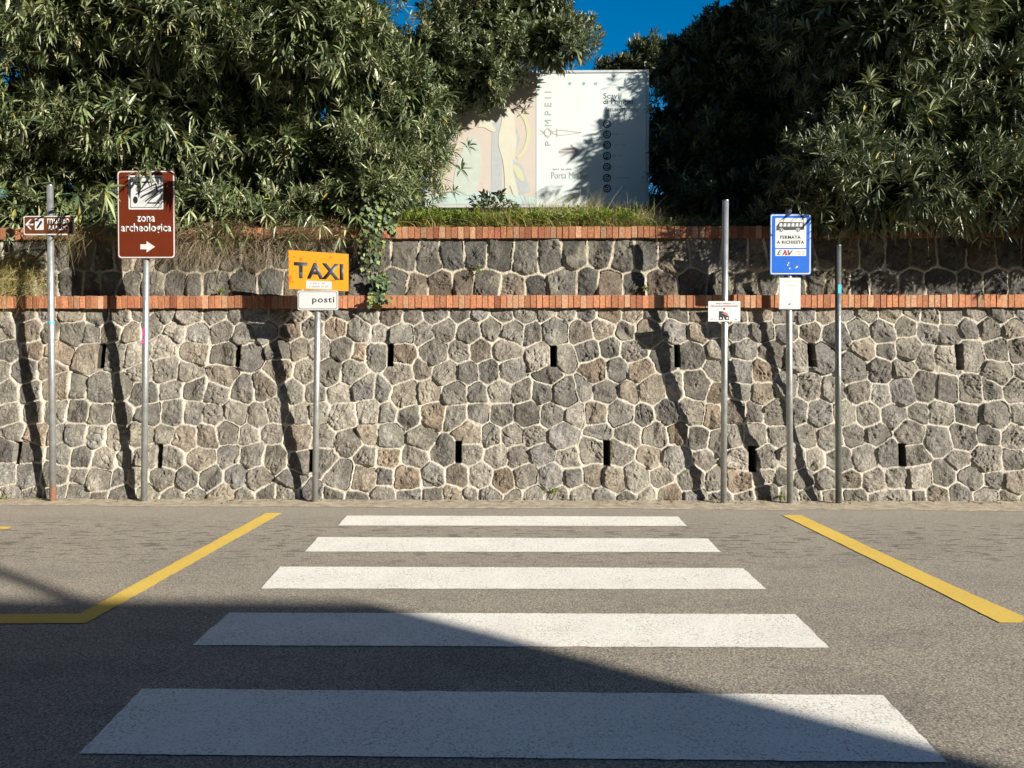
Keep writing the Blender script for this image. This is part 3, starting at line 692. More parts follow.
for p0, p1 in (((540, 130), (545, 133)), ((540, 135), (545, 132)), ((551, 132), (560, 130)), ((551, 133), (560, 135.5)), ((560, 130), (581, 132.6)), ((560, 135.5), (581, 132.6)), ((557, 128.5), (557, 137))):
    a, b = Vector((*L(*p0), 0)), Vector((*L(*p1), 0)); d = (b - a).normalized(); nn = Vector((-d.y, d.x, 0)) * .004
    s.prism([(a - nn).to_2d()[:], (b - nn).to_2d()[:], (b + nn).to_2d()[:], (a + nn).to_2d()[:]], y, y + .001)
s.build('emblem_line', M['print_tan'], bb)
s = MB()
for p0, p1, w_ in (((559, 152), (577, 152), .014), ((571, 144.7), (578, 152.4), .013), ((578, 151.6), (571, 159), .013)):
    a, b = Vector((*L(*p0), 0)), Vector((*L(*p1), 0)); d = (b - a).normalized(); nn = Vector((-d.y, d.x, 0)) * w_; s.prism([(a - nn).to_2d()[:], (b - nn).to_2d()[:], (b + nn).to_2d()[:], (a + nn).to_2d()[:]], y, y + .001); y -= .0006
s.build('arrow', M['print_rose'], bb); y = -.003
(a0, b), (a1, _) = L(552, 170), L(573, 170); squiggle(bb, a0, a1, b, .02, 'print_grey', y, 20, .7)
bt('Porta Marina', 551.5, 172, 588, 178.5, 'print_grey')
bt('Scavi', 603.5, 93, 619, 98.5, 'print_dark'); bt('di Pompei', 603.5, 99, 633, 105.5, 'print_dark', bold=.01); bt('Ancient City', 603.5, 106.5, 640, 112.5, 'print_grey'); bt('of Pompeii', 603.5, 112.8, 634, 119, 'print_grey')
for k, py_ in enumerate((124, 134.5, 145, 156, 167, 178, 188.5)):
    c = L(607, py_); s = MB(); s.prism(circ(c[0], c[1], .052, 22), y, y + .001); q = s.build('icon_disc', M['print_navy'], bb)
    rp = ringpts(.026, .034, 14); s = MB(); n_ = 14; skip = (k * 3) % 14
    s.add([(c[0] + a, y - .001, c[1] + b) for a, b in rp], [(j, (j + 1) % n_, (j + 1) % n_ + n_, j + n_) for j in range(n_) if j not in (skip, (skip + 1) % 14)])
    s.prism([(c[0] - .018, c[1] - .005), (c[0] + .02, c[1] - .005), (c[0] + .02, c[1] + .005), (c[0] - .018, c[1] + .005)], y - .001, y - .0002); s.build('icon_mark', M['board_white'], q)
    (a0, b), (a1, _) = L(612, py_ + .5), L(622 + (k * 7) % 9, py_); squiggle(bb, a0, a1, b, .018, 'print_grey', y, 12, .7)
for px_ in (570, 584, 596): c = L(px_, 83.5); MB().prism(circ(c[0], c[1], .022, 4 if px_ != 596 else 6), y, y + .001).build('logo', M['print_blue' if px_ < 590 else 'print_grey'], bb)

# ---------------------------------------------------------------- foliage engines
def unit(v): return v / (np.linalg.norm(v, axis=-1, keepdims=True) + 1e-9)
def leaves(base, d, Ln, Wd, droop, col, rnd):          # one folded lance leaf of 2x3 quads per row
    n = len(base); up = np.array([[0, 0, 1.]]); side = unit(np.cross(d, up + .35 * rnd.normal(size=(n, 3)))); nrm = unit(np.cross(side, d))
    rows = []; Wp = (.25, .95, .75, .05); T = (0.0, .33, .68, 1.0)
    for t, w in zip(T, Wp):
        c = base + d * (Ln * t)[:, None] - up * (droop * Ln * t * t)[:, None]
        s = side * (Wd * w / 2)[:, None]; f = nrm * (Wd * w * .16)[:, None]
        rows += [c - s + f, c, c + s + f]
    V = np.stack(rows, 1).reshape(-1, 3)
    q = []
    for k in range(3):
        a = 3 * k; q += [(a, a + 1, a + 4, a + 3), (a + 1, a + 2, a + 5, a + 4)]
    F = (np.arange(n)[:, None, None] * 12 + np.array(q)[None]).reshape(-1, 4)
    return V, F, np.repeat(col, 12, 0)
def rosettes(P, D, per, L0, L1, W0, W1, cols, rnd, open_=(.35, 1.25), stem=.10, droop=.25, bare=0):
    n = len(P); idx = np.repeat(np.arange(n), per); m = len(idx)
    p, d = P[idx], D[idx]; ref = unit(rnd.normal(size=(m, 3))); t = unit(np.cross(d, ref)); t2 = np.cross(d, t)
    az = np.tile(np.arange(per) * 2.399, n) + np.repeat(rnd.uniform(0, 6.28, n), per)
    a0 = unit(np.cross(D, np.array([[.3, .5, .81]])))[idx]; b0 = np.cross(d, a0)
    rad = a0 * np.cos(az)[:, None] + b0 * np.sin(az)[:, None]
    f = np.tile(np.linspace(0, 1, per), n); th = open_[0] + (open_[1] - open_[0]) * f + rnd.normal(0, .15, m)
    ld = unit(d * np.cos(th)[:, None] + rad * np.sin(th)[:, None]); base = p - d * (stem * f)[:, None]
    Ln = rnd.uniform(L0, L1, m) * (.7 + .3 * np.sin(f * 3.1) + .15); Wd = rnd.uniform(W0, W1, m)
    c = cols[rnd.integers(0, len(cols), n)][idx] * rnd.uniform(.7, 1.35, (m, 1)) 
    yel = rnd.random(m) < .025; c[yel] = np.array([.26, .22, .05]) * rnd.uniform(.7, 1.2, (yel.sum(), 1))
    return leaves(base, ld, Ln, Wd, rnd.uniform(.2, 1, m) * droop, c, rnd)
def join(parts):
    Vs, Fs, Cs = [], [], []; o = 0
    for V, F, C in parts: Vs.append(V); Fs.append(F + o); Cs.append(C); o += len(V)
    return np.concatenate(Vs), np.concatenate(Fs), np.concatenate(Cs)
def blobs(E, n, rnd, lo=.72, hi=1.06, clump=.0):
    E = np.array([tuple(e) + (1.0,) * (7 - len(e)) for e in E]); A = (E[:, 3] * E[:, 5] + E[:, 3] * E[:, 4]) * E[:, 6]; k = rnd.choice(len(E), n, p=A / A.sum())
    u_ = unit(rnd.normal(size=(n, 3))); r_ = rnd.uniform(lo, hi, (n, 1)) * (1 + .13 * np.sin(u_[:, :1] * 9 + k[:, None]) * np.sin(u_[:, 2:] * 8 + 1.3 * k[:, None]))
    P = E[k, :3] + u_ * r_ * E[k, 3:6]; N_ = unit(u_ / E[k, 3:6])
    inside = np.zeros(n, bool)
    for e in E: inside |= (((P - e[:3]) / e[3:6]) ** 2).sum(1) < (lo - .12) ** 2
    return P[~inside], N_[~inside]
def branch(s, p, q, r0, r1, seed, n=6, wob=.08):
    rr = random.Random(seed); p = Vector(p); q = Vector(q); prev = p
    for k in range(1, n + 1):
        c = p.lerp(q, k / n) + Vector([rr.uniform(-wob, wob) for _ in range(3)]) * (k < n)
        s.tube(prev, c, r0 + (r1 - r0) * (k - 1) / n, r0 + (r1 - r0) * k / n, 8, False); prev = c
OLE = np.array([(.085, .118, .042), (.145, .175, .078), (.055, .080, .033), (.23, .25, .14)])
OLD = np.array([(.080, .100, .050), (.15, .17, .09), (.050, .070, .034)])
def ell(px, py, Y, rx, ry, rz, dens=1.0): p = on_y(px, py, Y); return (p.x, Y, p.z, rx, ry, rz, dens)
def tree(name, label, cat, E, nros, per, Ls, Ws, cols, seed, extra=(), hang=.0, inner=3500, foot=None, ylim=None, keep=None, group='trees above the wall', up=.45, fullness=1.0):
    rnd = np.random.default_rng(seed)
    fx, fy = foot; root = empty(name, (fx, fy, 3.1), label, cat, group); ro = np.array([[fx, fy, 3.1]])
    P, N_ = blobs(E, nros, rnd)
    # clumps: thin out by a noise field so dark holes open between leafy sprays
    g_ = fbm(P[:, 0] * 4.2 + seed, (P[:, 2] + P[:, 1] * .7) * 4.2, seed, 3); m_ = g_ > rnd.uniform(-.14, .42, len(P)) * fullness
    if keep is not None: m_ &= keep(P)
    m_ &= lit_filter(P, rnd)
    P, N_ = P[m_], N_[m_]
    D = unit(N_ * .8 + np.array([[0, -.05, up]]) + rnd.normal(0, .42, N_.shape))
    parts = [rosettes(P, D, per, *Ls, *Ws, cols, rnd)]
    Pi, Ni = blobs(E, int(inner * 1.7), rnd, .25, .70)
    k = lit_filter(Pi, rnd)
    if keep is not None: k &= keep(Pi)
    Pi, Ni = Pi[k], Ni[k]
    parts.append(rosettes(Pi, unit(Ni + rnd.normal(0, .6, Ni.shape)), 10, Ls[1] * 1.1, Ls[1] * 1.7, Ws[1] * 1.6, Ws[1] * 2.6, cols, rnd, droop=.3))
    for (px, py, Y, dx, dy, dz, n_, l_) in extra:      # single sprays that stand out in the photo
        p = on_y(px, py, Y); parts.append(rosettes(np.array([p[:]]), unit(np.array([[dx, dy, dz]])), n_, l_ * .8, l_ * 1.1, l_ * .16, l_ * .19, cols * 1.25, rnd, (.5, 1.6), .05, .45))
    V, F, C = join(parts); np_mesh('crown', V - ro, F, M['leaf'], C, root)
    s = MB()
    for k, e in enumerate(E):
        a = (e[0] * .25 + fx * .75 + .1 * k, e[1] * .2 + fy * .8, 3.0)
        branch(s, (fx, fy, 2.9) if k == 0 else (E[0][0], E[0][1] + .75, E[0][2] - .2), (e[0], e[1] + .55, e[2]), .07 if k == 0 else .028, .045 if k == 0 else .014, seed + k)
        for j in range(7):
            u_ = unit(rnd.normal(size=3)); t = [e[i] + u_[i] * e[3 + i] * (.7, .25, .7)[i] + (0, .3, 0)[i] for i in range(3)]
            branch(s, (e[0], e[1] + .55, e[2]), t, .012, .004, seed + 10 * k + j)
    t = s.build('trunk', M['bark'], root, smooth=True); t.data.transform(Matrix.Translation((-fx, -fy, -3.1)))
    return root

# gaps in the foliage through which the sun reaches signs, board and wall, and through which they are seen
def rect_on(x0, y0, x1, y1, Y): a = on_y(x0, y1, Y); b = on_y(x1, y0, Y); return (a.x, b.x, a.z, b.z, Y)
SUNWIN = [(*rect_on(776, 219, 816, 278, 7.74), .99), (*rect_on(774, 214, 800, 222, 7.74), .6), (*rect_on(286, 252, 352, 312, 7.74), .97), (*rect_on(113, 222, 178, 260, 7.74), .98), 
          (*rect_on(538, 88, 572, 208, 9.75), .985), (*rect_on(572, 88, 604, 150, 9.75), .97), (*rect_on(572, 150, 592, 208, 9.75), .6), (*rect_on(600, 92, 640, 122, 9.75), .75),
          (*rect_on(506, 100, 538, 208, 9.75), .97), (*rect_on(470, 118, 506, 208, 9.75), .97), (*rect_on(445, 135, 470, 208, 9.75), .95), (*rect_on(395, 226, 615, 300, 8.33), .96),
          (*rect_on(60, 262, 160, 300, 8.33), .3), (*rect_on(-40, 235, 40, 300, 8.3), .8), (*rect_on(180, 284, 250, 300, 8.33), .85), (*rect_on(-100, 310, 1100, 505, 8.1), .97)]
VIEWWIN = [rect_on(772, 219, 812, 310, 7.74), rect_on(118, 186, 176, 260, 7.74), rect_on(24, 214, 68, 236, 7.74), rect_on(286, 248, 350, 312, 7.74)]
SD = (1.4, -1.0, .60)
def lit_filter(P, rnd):
    m = np.ones(len(P), bool)
    for x0, x1, z0, z1, Y, pr in SUNWIN:
        t = Y - P[:, 1]; X = P[:, 0] - 1.4 * t; Z = P[:, 2] - .60 * t
        m &= ~((t > 0) & (X > x0 - .05) & (X < x1 + .05) & (Z > z0 - .05) & (Z < z1 + .05) & (rnd.random(len(P)) < pr))
    for x0, x1, z0, z1, Y in VIEWWIN:
        t = Y / np.maximum(P[:, 1], .1); X = P[:, 0] * t; Z = CAM_H + (P[:, 2] - CAM_H) * t
        m &= ~((P[:, 1] < 7.8) & (X > x0 - .08) & (X < x1 + .08) & (Z > z0 - .05) & (Z < z1 + .06))
    return m
# left oleander
E = [ell(60, 8, 8.45, 1.5, 1.25, .88), ell(200, 18, 8.45, 1.35, 1.25, .88), ell(30, 150, 9.3, 1.4, 1.0, .80, .8), ell(150, 155, 9.3, 1.4, 1.0, .78, .75), ell(-80, 60, 9.1, 1.2, 1.1, 1.2),
     ell(120, -60, 9.2, 1.9, 1.2, .9), ell(260, 150, 9.3, .9, 1.0, .80, .8), ell(60, 208, 9.05, 1.3, .85, .40, .22), ell(210, 205, 9.05, 1.2, .85, .42, .22), ell(140, 120, 8.7, 1.2, .9, .6, .35), ell(40, 110, 8.7, 1.0, .9, .6, .35), ell(110, 100, 9.9, 1.9, .9, .9), ell(240, 110, 9.8, 1.2, .9, .8), ell(0, 218, 9.0, .9, .7, .32, .3), ell(255, 215, 8.95, .9, .75, .32, .3), ell(120, 220, 8.95, .9, .7, .28, .3)]
ex = [(x_, y_, Y_, .1, -.3, -.6, 9, .14) for x_, y_, Y_ in ((182, 222, 8.1), (200, 232, 8.15), (226, 226, 8.1), (252, 232, 8.15), (276, 226, 8.1), (300, 234, 8.15), (322, 226, 8.1), (340, 236, 8.15), (92, 236, 8.15), (8, 240, 8.1), (110, 228, 8.1), (238, 238, 8.2), (266, 216, 8.0), (190, 212, 8.0), (218, 240, 8.2), (288, 240, 8.2), (312, 216, 8.0), (356, 218, 8.05))] + [(208, 152, 7.33, -.1, -.3, -.3, 14, .19), (194, 160, 7.42, .0, -.2, -.5, 11, .16), (226, 143, 7.2, .1, -.3, -.2, 14, .19), (186, 142, 7.4, .1, -.3, -.3, 12, .16), (104, 193, 7.38, -.1, -.2, -.4, 14, .20), (96, 204, 7.5, .0, -.2, -.6, 10, .15), (78, 196, 7.62, .05, -.3, -.55, 11, .24), (108, 186, 7.6, .2, -.4, .1, 10, .18), (148, 168, 7.62, .1, -.5, -.4, 9, .16), (10, 215, 7.8, -.1, -.4, .2, 9, .15), (20, 232, 7.9, .2, -.4, .3, 9, .13), (138, 172, 7.6, -.2, -.4, -.5, 8, .13),
      (215, 200, 8.0, .2, -.5, .2, 10, .15), (240, 192, 8.05, .2, -.5, .0, 10, .15), (30, 118, 7.95, .2, -.5, .3, 12, .17), (262, 205, 8.0, .2, -.5, .1, 10, .14), (128, 105, 8.0, .2, -.5, .3, 12, .17)]
tree('oleander_tree', 'big leafy oleander with long pale leaves above the brown signs at the left', 'tree', E, 14500, 12, (.07, .12), (.012, .019), OLE, 31, ex, foot=(-4.3, 9.5), inner=4600)
# middle oleander
E = [ell(325, 40, 8.5, 1.05, 1.2, .90), ell(370, 150, 9.0, .95, .95, .66), ell(415, 110, 9.0, .55, .7, .80), ell(300, -30, 9.2, 1.3, 1.1, .8), ell(300, 155, 9.1, .9, .9, .7, .7), ell(375, 195, 8.8, .75, .85, .40, .5), ell(310, 208, 8.95, .8, .75, .34, .3)]
ex = [(250, 196, 7.9, .1, -.4, -.2, 10, .15), (300, 214, 7.95, .1, -.4, -.2, 9, .13), (463, 168, 8.6, .8, -.4, .5, 12, .15), (455, 190, 8.6, .8, -.4, .5, 11, .14), (443, 178, 8.5, .8, -.4, .2, 12, .14), (346, 228, 8.15, .1, -.5, .2, 10, .13), (430, 205, 8.6, .6, -.4, .1, 10, .12), (455, 150, 8.6, .8, -.4, .6, 11, .13), (405, 195, 8.3, .3, -.5, .2, 11, .14),
      (470, 145, 8.8, .8, -.4, .5, 12, .13), (448, 160, 8.6, .8, -.4, .5, 12, .15)]
tree('oleander_tree', 'dense oleander hanging over the wall above the orange TAXI sign, left of the billboard', 'tree', E, 10500, 12, (.075, .12), (.013, .019), OLE, 47, ex, foot=(-2.0, 9.3), inner=3000)
# rounded pittosporum
E = [ell(430, 70, 9.0, .65, .6, .62), ell(480, 30, 9.15, .85, .75, .75), ell(552, 44, 9.05, .58, .55, .33), ell(500, -45, 9.3, .95, .8, .55), ell(530, 5, 9.1, .5, .5, .3), ell(480, 80, 9.1, .45, .5, .32)]
tree('pittosporum_tree', 'rounded tree with short dense leaves overhanging the top left corner of the billboard', 'tree', E, 7500, 12, (.055, .09), (.017, .025), OLD * 1.25, 53, foot=(-1.75, 9.35), inner=1500, up=.7, fullness=.6)
# dark tree right of the billboard
E = [ell(740, 90, 10.3, 1.15, .9, .92), ell(712, 160, 10.1, .62, .8, .75), ell(775, 175, 10.0, .9, .8, .7), ell(740, 30, 10.4, .62, .8, .38), ell(682, 70, 10.4, .42, .6, .42), ell(730, 205, 9.7, .75, .8, .35), ell(668, 150, 10.6, .4, .4, .8)]
tree('dark_evergreen_tree', 'dark dense evergreen immediately right of the billboard against the blue sky', 'tree', E, 6500, 12, (.08, .12), (.020, .028), OLD * .85, 61, [(650, 108, 9.5, -.5, -.4, .4, 12, .12), (654, 150, 9.5, -.5, -.4, .3, 12, .12), (648, 175, 9.5, -.5, -.4, .1, 11, .12), (668, 165, 9.3, .1, -.6, .4, 12, .13), (684, 178, 9.2, .1, -.6, .4, 12, .13), (662, 128, 9.4, .1, -.6, .5, 12, .13), (700, 170, 9.1, .1, -.6, .4, 12, .13)], foot=(3.0, 10.2), inner=2500, up=.5, fullness=.7, keep=lambda P: ((P[:, 1] > 9.95) | (P[:, 0] > 1.62)) & (P[:, 1] > 8.9))
E = [ell(622, 72, 11.6, .42, .4, .26), ell(650, 60, 11.8, .4, .4, .35)]
tree('small_evergreen_tree', 'small dark leafy treetop peeking over the top edge of the billboard', 'tree', E, 700, 11, (.07, .11), (.018, .026), OLD * .7, 67, foot=(1.7, 11.8), inner=250, up=.6, fullness=.6)
# right oleander
E = [ell(900, 15, 8.25, 1.35, 1.15, .95), ell(1000, 105, 8.6, 1.2, 1.15, .80), ell(870, 120, 8.7, 1.0, 1.15, .66), ell(1050, 20, 8.6, 1.3, 1.2, 1.0), ell(820, 30, 9.1, .75, .9, .9), ell(930, -60, 9.0, 1.8, 1.1, .8), ell(970, 188, 8.15, 1.15, 1.2, .52), ell(1090, 160, 8.5, 1.1, 1.2, .7), ell(825, 172, 8.3, .7, 1.1, .50), ell(885, 202, 8.25, 1.1, 1.15, .36), ell(1060, 205, 8.2, 1.1, 1.2, .40), ell(800, 215, 8.6, .6, .7, .26), ell(1150, 190, 8.2, 1.1, 1.2, .6)]
ex = [(797, 203, 7.71, .05, -.3, -.1, 9, .13), (825, 208, 7.70, .3, -.4, .1, 12, .15), (828, 226, 7.71, .2, -.3, -.5, 9, .13), (905, 225, 7.7, .1, -.5, -.6, 8, .13), (985, 165, 7.35, .2, -.5, .5, 14, .20), (1003, 150, 7.35, .2, -.5, .6, 12, .20),
      (870, 80, 7.3, .1, -.5, .6, 13, .18), (945, 95, 7.25, .1, -.5, .6, 13, .18), (930, 110, 7.2, .2, -.5, .3, 13, .18), (1000, 225, 7.6, .2, -.5, -.5, 10, .15), (865, 208, 7.65, .1, -.5, .1, 11, .13), (845, 95, 7.5, -.2, -.5, .5, 13, .17)]
tree('oleander_tree', 'large shadowy oleander with long glossy leaves above the blue bus stop at the right', 'tree', E, 13500, 12, (.08, .135), (.014, .021), OLD * 1.0, 71, ex, foot=(4.8, 9.5), inner=5200, fullness=1.05)

# ---- grass, straw, ivy
def blades(P, D, Ln, Wd, bend, C, rnd, seg=4):
    n = len(P); side = unit(np.cross(D, rnd.normal(size=(n, 3)))); rows = []
    for k in range(seg + 1):
        t = k / seg; c = P + D * (Ln * t)[:, None] + bend * (Ln * t * t)[:, None]
        w = (Wd * (1 - t * .9) / 2)[:, None]; rows += [c - side * w, c + side * w]
    V = np.stack(rows, 1).reshape(-1, 3); q = [(2 * k, 2 * k + 1, 2 * k + 3, 2 * k + 2) for k in range(seg)]
    F = (np.arange(n)[:, None, None] * (2 * seg + 2) + np.array(q)[None]).reshape(-1, 4)
    return V, F, np.repeat(C, 2 * seg + 2, 0)
def tint(n, cols, rnd, v=.3): return np.array(cols)[rnd.integers(0, len(cols), n)] * rnd.uniform(1 - v, 1 + v, (n, 1))
STRAW = [(.36, .27, .12), (.28, .21, .09), (.42, .34, .17)]; GREENY = [(.14, .17, .035), (.20, .21, .05), (.09, .13, .03)]
rnd = np.random.default_rng(5)
def strip(pxa, pxb, n, Y0, Y1, z): xa, xb = on_y(pxa, 220, 8.5).x, on_y(pxb, 220, 8.5).x; return np.stack([rnd.uniform(xa, xb, n), rnd.uniform(Y0, Y1, n), np.full(n, z)], 1)
def grassdir(n, up=1., fwd=-.25, sp=.35): return unit(np.stack([rnd.normal(0, sp, n), fwd + rnd.normal(0, sp, n), np.full(n, up)], 1))
parts = []
n = 5200; P = strip(385, 660, n, 8.42, 9.0, 2.90); k = fbm(P[:, 0] * 4, P[:, 1] * 4, 5, 3)
parts.append(blades(P, grassdir(n, .8), rnd.uniform(.10, .34, n) * np.clip(1 + 1.3 * k, .15, 2), rnd.uniform(.004, .009, n), np.stack([rnd.normal(0, .4, n), rnd.normal(-.2, .3, n), rnd.uniform(-.7, -.1, n)], 1), tint(n, GREENY + STRAW[:2], rnd), rnd))
n = 1100; P = strip(385, 640, n, 8.42, 8.95, 3.02); D = grassdir(n, .7, -.3, .6); parts.append(rosettes(P + D * rnd.uniform(.0, .14, (n, 1)), D, 8, .03, .06, .010, .018, np.array([(.13, .20, .035), (.20, .24, .05)]), rnd, stem=.05))
n = 1500; P = strip(600, 790, n, 8.42, 9.0, 2.9); parts.append(blades(P, grassdir(n, .7, -.3, .5), rnd.uniform(.10, .30, n), rnd.uniform(.003, .007, n), np.stack([rnd.normal(0, .6, n), rnd.normal(-.2, .4, n), rnd.uniform(-1.2, -.1, n)], 1), tint(n, [(.08, .10, .03), (.22, .18, .09)], rnd), rnd))
n = 450; P = strip(640, 1030, n, 8.42, 8.95, 2.95); D = grassdir(n, .5, -.4, .6); parts.append(rosettes(P + D * .05, D, 8, .03, .06, .012, .02, OLD, rnd, stem=.05))
V, F, C = join(parts); tag(np_mesh('verge_grass', V, F, M['grass'], C), 'mixed green and yellow grass and weeds growing along the upper brick course', 'grass', kind='stuff')
parts = []
for n, a, b, hgt in ((1500, 530, 605, .55), (500, 600, 660, .45), (260, 470, 540, .42), (300, 650, 760, .34)):       # tall thin dry stalks in front of the board
    P = strip(a, b, n, 8.6, 9.2, 2.95); D = grassdir(n, 1.2, 0, .32); parts.append(blades(P, D, rnd.uniform(.15, hgt, n), rnd.uniform(.005, .009, n), np.stack([rnd.normal(0, .35, n), rnd.normal(0, .2, n), rnd.uniform(-.5, 0, n)], 1), tint(n, [(.30, .26, .14), (.20, .19, .08), (.40, .33, .2)], rnd), rnd))
n = 60; P = strip(625, 662, n, 8.5, 8.8, 3.0); parts.append(blades(P, grassdir(n, 1., -.1, .2), rnd.uniform(.3, .5, n), np.full(n, .004), np.stack([rnd.normal(.5, .5, n), rnd.normal(0, .3, n), rnd.uniform(-1.4, -.9, n)], 1), tint(n, [(.42, .36, .26)], rnd), rnd, 8))
V, F, C = join(parts); tag(np_mesh('dry_stalks', V, F, M['grass'], C), 'thin dry grass stalks standing in front of the lower edge of the billboard', 'dry grass', kind='stuff')

def straw(name, label, cat, pa, pb, n, z, Y, ln, cols, down=.5, green=0, up=.2, width=(.003, .006), kind='stuff'):
    xa, xb = on_y(pa, 250, Y[0]).x, on_y(pb, 250, Y[0]).x; xc = rnd.uniform(xa, xb, max(1, n // 45)); xp = np.where(rnd.random(n) < .7, xc[rnd.integers(0, len(xc), n)] + rnd.normal(0, .035, n), rnd.uniform(xa, xb, n))
    P = np.stack([xp, rnd.uniform(*Y, n), rnd.uniform(*z, n)], 1)
    D = unit(np.stack([rnd.normal(0, .45, n), rnd.normal(-.55, .25, n), rnd.normal(up, .3, n)], 1))
    b = np.stack([rnd.normal(0, .3, n), rnd.normal(.15, .15, n), rnd.uniform(-1.6, -down, n)], 1)
    V, F, C = blades(P, D, rnd.uniform(*ln, n), rnd.uniform(*width, n), b, tint(n, cols, rnd), rnd, 5)
    V[:, 1] = np.minimum(V[:, 1], np.where(V[:, 2] < 2.78, 8.30, 99))
    return tag(np_mesh(name, V, F, M['grass'], C), label, cat, kind=kind)
straw('straw_tuft', 'yellow dry straw tuft spilling over the ledge at the far left', 'dry grass', -60, 45, 1900, (2.15, 2.62), (8.22, 8.33), (.10, .26), STRAW + [(.22, .23, .07)], .3)
straw('dry_creeper', 'tangle of brown dry roots and grass hanging down the upper wall above the TAXI sign', 'dry plant', 160, 385, 1900, (2.72, 2.98), (8.25, 8.42), (.10, .34), [(.17, .11, .06), (.24, .17, .09), (.08, .058, .035), (.13, .13, .05)], .5)
straw('dry_creeper', 'thin grey dead stems hanging down the upper wall right of the brown archaeology sign', 'dry plant', 165, 300, 800, (2.55, 2.85), (8.22, 8.34), (.12, .36), [(.22, .18, .13), (.30, .24, .17)], .8, width=(.003, .007))
straw('dry_creeper', 'dry yellowish stems hanging over the upper brick course behind the museum sign', 'dry plant', 30, 135, 900, (2.78, 2.95), (8.24, 8.36), (.10, .30), [(.34, .25, .14), (.20, .18, .07)], .6)
for a, b, lab in ((848, 868, 'withered pale brown leaf bunch hanging below the foliage right of the bare post'), (918, 923, 'single narrow withered strand hanging at the right part of the upper wall')):
    straw('withered_strand', lab, 'dry plant', a, b, 60 if b - a > 10 else 16, (2.85, 3.02), (8.18, 8.3), (.10, .26), [(.42, .28, .19)], .9, width=(.008, .018), kind=None)

# sapling before the billboard
sp = on_y(492, 222, 8.75); root = empty('sapling', (sp.x, 8.75, 2.9), 'small dark leafy sapling standing before the fresco side of the billboard', 'shrub')
ro = np.array([[sp.x, 8.75, 2.9]]); n = 60; t = rnd.uniform(0, 1, n)
P = np.stack([rnd.normal(0, .11, n) * (.6 + t), rnd.normal(0, .08, n), .08 + .38 * t], 1); D = unit(P * [2, 2, 1] + [[0, -.1, .1]])
V, F, C = rosettes(P, D, 8, .05, .085, .024, .036, OLD * .7, rnd, stem=.04); np_mesh('crown', V, F, M['leaf'], C, root)
s = MB()
for k in range(9): branch(s, (0, 0, 0), P[k], .008, .003, k, 4, .02)
s.build('stem', M['bark'], root)

# ivy hanging over both courses
iv = on_y(380, 232, 8.3); root = empty('ivy', (iv.x, 8.3, 2.15), 'dark ivy hanging down the upper wall to the right of the TAXI sign', 'ivy')
def heart(P, D, S, cols):
    n = len(P); ref = unit(rnd.normal(size=(n, 3))); a = unit(np.cross(D, [[0, 0, 1.]]) + ref * .5); b = unit(np.cross(D, a))
    pts = [(0, -.5), (.45, -.35), (.62, .1), (.25, .3), (0, .75), (-.25, .3), (-.62, .1), (-.45, -.35)]
    V = np.stack([P + a * (S * x)[:, None] + b * (S * y_)[:, None] + D * (S * .1 * abs(x))[:, None] for x, y_ in pts], 1).reshape(-1, 3)
    q = np.array([(0, 1, 2, 3), (0, 3, 4, 5), (0, 5, 6, 7)]); F = (np.arange(n)[:, None, None] * 8 + q[None]).reshape(-1, 4)
    return V, F, np.repeat(cols, 8, 0)
ps = []
for cx, cy, sx, sy, n in ((378, 215, 16, 12, 120), (378, 222, 12, 12, 90), (375, 240, 10, 10, 90), (372, 258, 9, 9, 60), (382, 285, 8, 9, 120), (378, 300, 9, 5, 60), (392, 228, 6, 5, 30)):
    for k in range(n):
        p = on_y(cx + rnd.normal(0, sx * .55), cy + rnd.normal(0, sy * .6), 8.24 if cy < 290 else 8.15); ps.append((p.x - iv.x, p.y - 8.3 - rnd.uniform(0, .08), p.z - 2.15))
ps = np.array(ps); D = unit(np.stack([rnd.normal(.2, .4, len(ps)), np.full(len(ps), -1.), rnd.normal(.2, .4, len(ps))], 1))
V, F, C = heart(ps, D, rnd.uniform(.025, .05, len(ps)), tint(len(ps), [(.05, .085, .04), (.07, .10, .05), (.12, .16, .04)], rnd)); np_mesh('leaves', V, F, M['ivy'], C, root)
s = MB()
for k in range(7): branch(s, (rnd.uniform(-.05, .1), .08, .78), (rnd.uniform(-.08, .06), -.07, rnd.uniform(-.0, .3)), .006, .003, k, 8, .03)
s.build('stem', M['bark'], root)
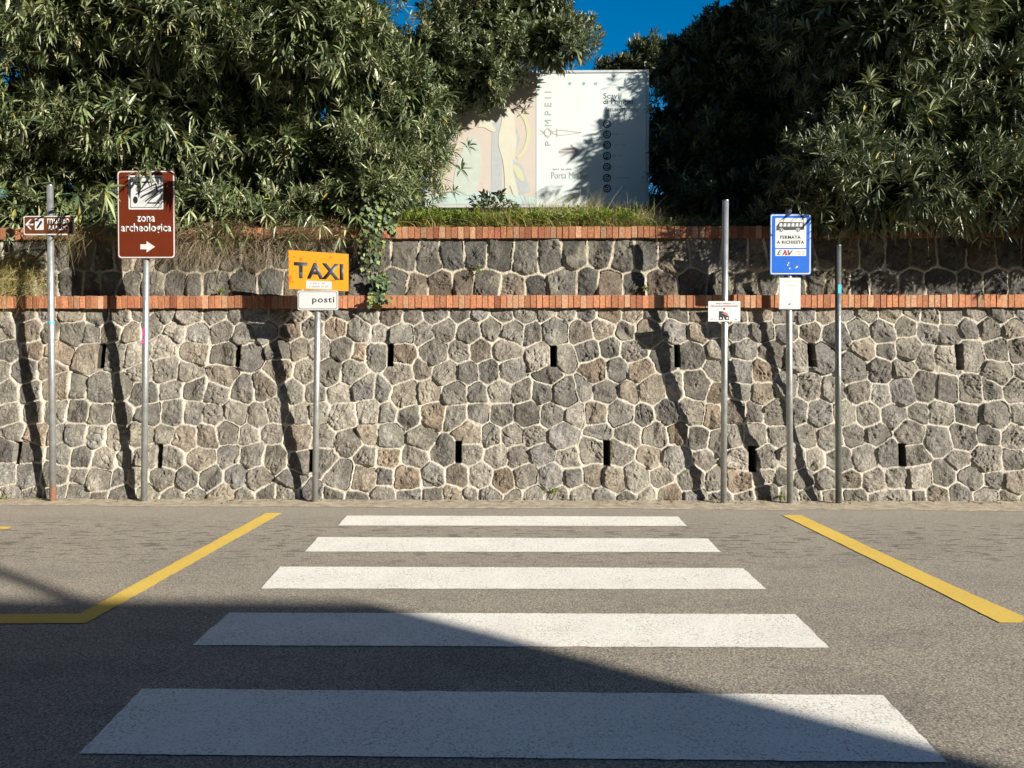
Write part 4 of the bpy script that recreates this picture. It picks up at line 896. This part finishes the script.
# ivy leaves by the brown sign
pl = on_y(101, 262, 8.28); root = empty('ivy', (pl.x, 8.28, 2.75), 'single ivy strand with a few pale leaves on the wall between the two brown signs', 'ivy')
ps = np.array([(on_y(px, py, 8.25).x - pl.x, -.03 - rnd.uniform(0, .03), on_y(px, py, 8.25).z - 2.75) for px, py in ((94, 268), (97, 258), (99, 281), (104, 276), (106, 279), (101, 272), (108, 250))])
V, F, C = heart(ps, unit(np.array([[.5, -1., .3]] * len(ps)) + rnd.normal(0, .3, (len(ps), 3))), rnd.uniform(.035, .055, len(ps)), tint(len(ps), [(.10, .14, .08)], rnd)); np_mesh('leaves', V, F, M['ivy'], C, root)
s = MB(); branch(s, (.06, -.01, .25), (0, -.02, -.4), .005, .003, 3, 8, .03); s.build('stem', M['bark'], root)

# dry leaves and grit blown against the foot of the wall
n = 420; P = np.stack([rnd.uniform(-7, 7, n), 7.93 - np.abs(rnd.normal(0, .12, n)), np.full(n, .022)], 1)
V, F, C = blades(P, unit(np.stack([rnd.normal(0, 1, n), rnd.normal(0, 1, n), rnd.uniform(0, .25, n)], 1)), rnd.uniform(.015, .055, n), rnd.uniform(.008, .018, n), rnd.normal(0, .15, (n, 3)) * [1, 1, .3], tint(n, [(.16, .11, .06), (.24, .18, .10), (.09, .07, .045), (.14, .15, .05)], rnd), rnd, 3)
tag(np_mesh('leaf_litter', V, F, M['grass'], C), 'dry leaves and grit scattered along the foot of the stone wall', 'leaf litter', kind='stuff')
# small weeds in the joints and at the foot
spots = [(3, 500, 'lower left foot of the wall'), (222, 292, 'lower brick course left of the TAXI sign'), (396, 308, 'lower brick course under the ivy'), (553, 492, 'foot of the wall under the middle drain slot'), (782, 497, 'foot of the bus stop post'), (645, 290, 'ledge right of the middle'), (480, 272, 'upper wall mortar left of the middle')]
adj = ['bright green weed at the ', 'tiny green weed on the ', 'small green sprig on the ', 'small yellowish weed at the ', 'dry yellow weed at the ', 'tiny dark weed on the ', 'tiny green sprout in the ']
for (px, py, where), a in zip(spots, adj):
    w = on_wall(px, py) if py > 305 else on_y(px, py, 8.3 if py < 300 else 8.2)
    root_y = w.y - .03; n = 12; P = rnd.normal(0, .022, (n, 3)); P[:, 2] = np.abs(P[:, 2]); D = unit(P + [[0, -.02, .02]])
    V, F, C = rosettes(P, D, 5, .018, .035, .008, .013, np.array([(.16, .22, .04)]), rnd, stem=.02)
    o = np_mesh('weed', V, F, M['grass'], C); o.location = (w.x, root_y, w.z); tag(o, a + where, 'weed', 'weeds in the wall')
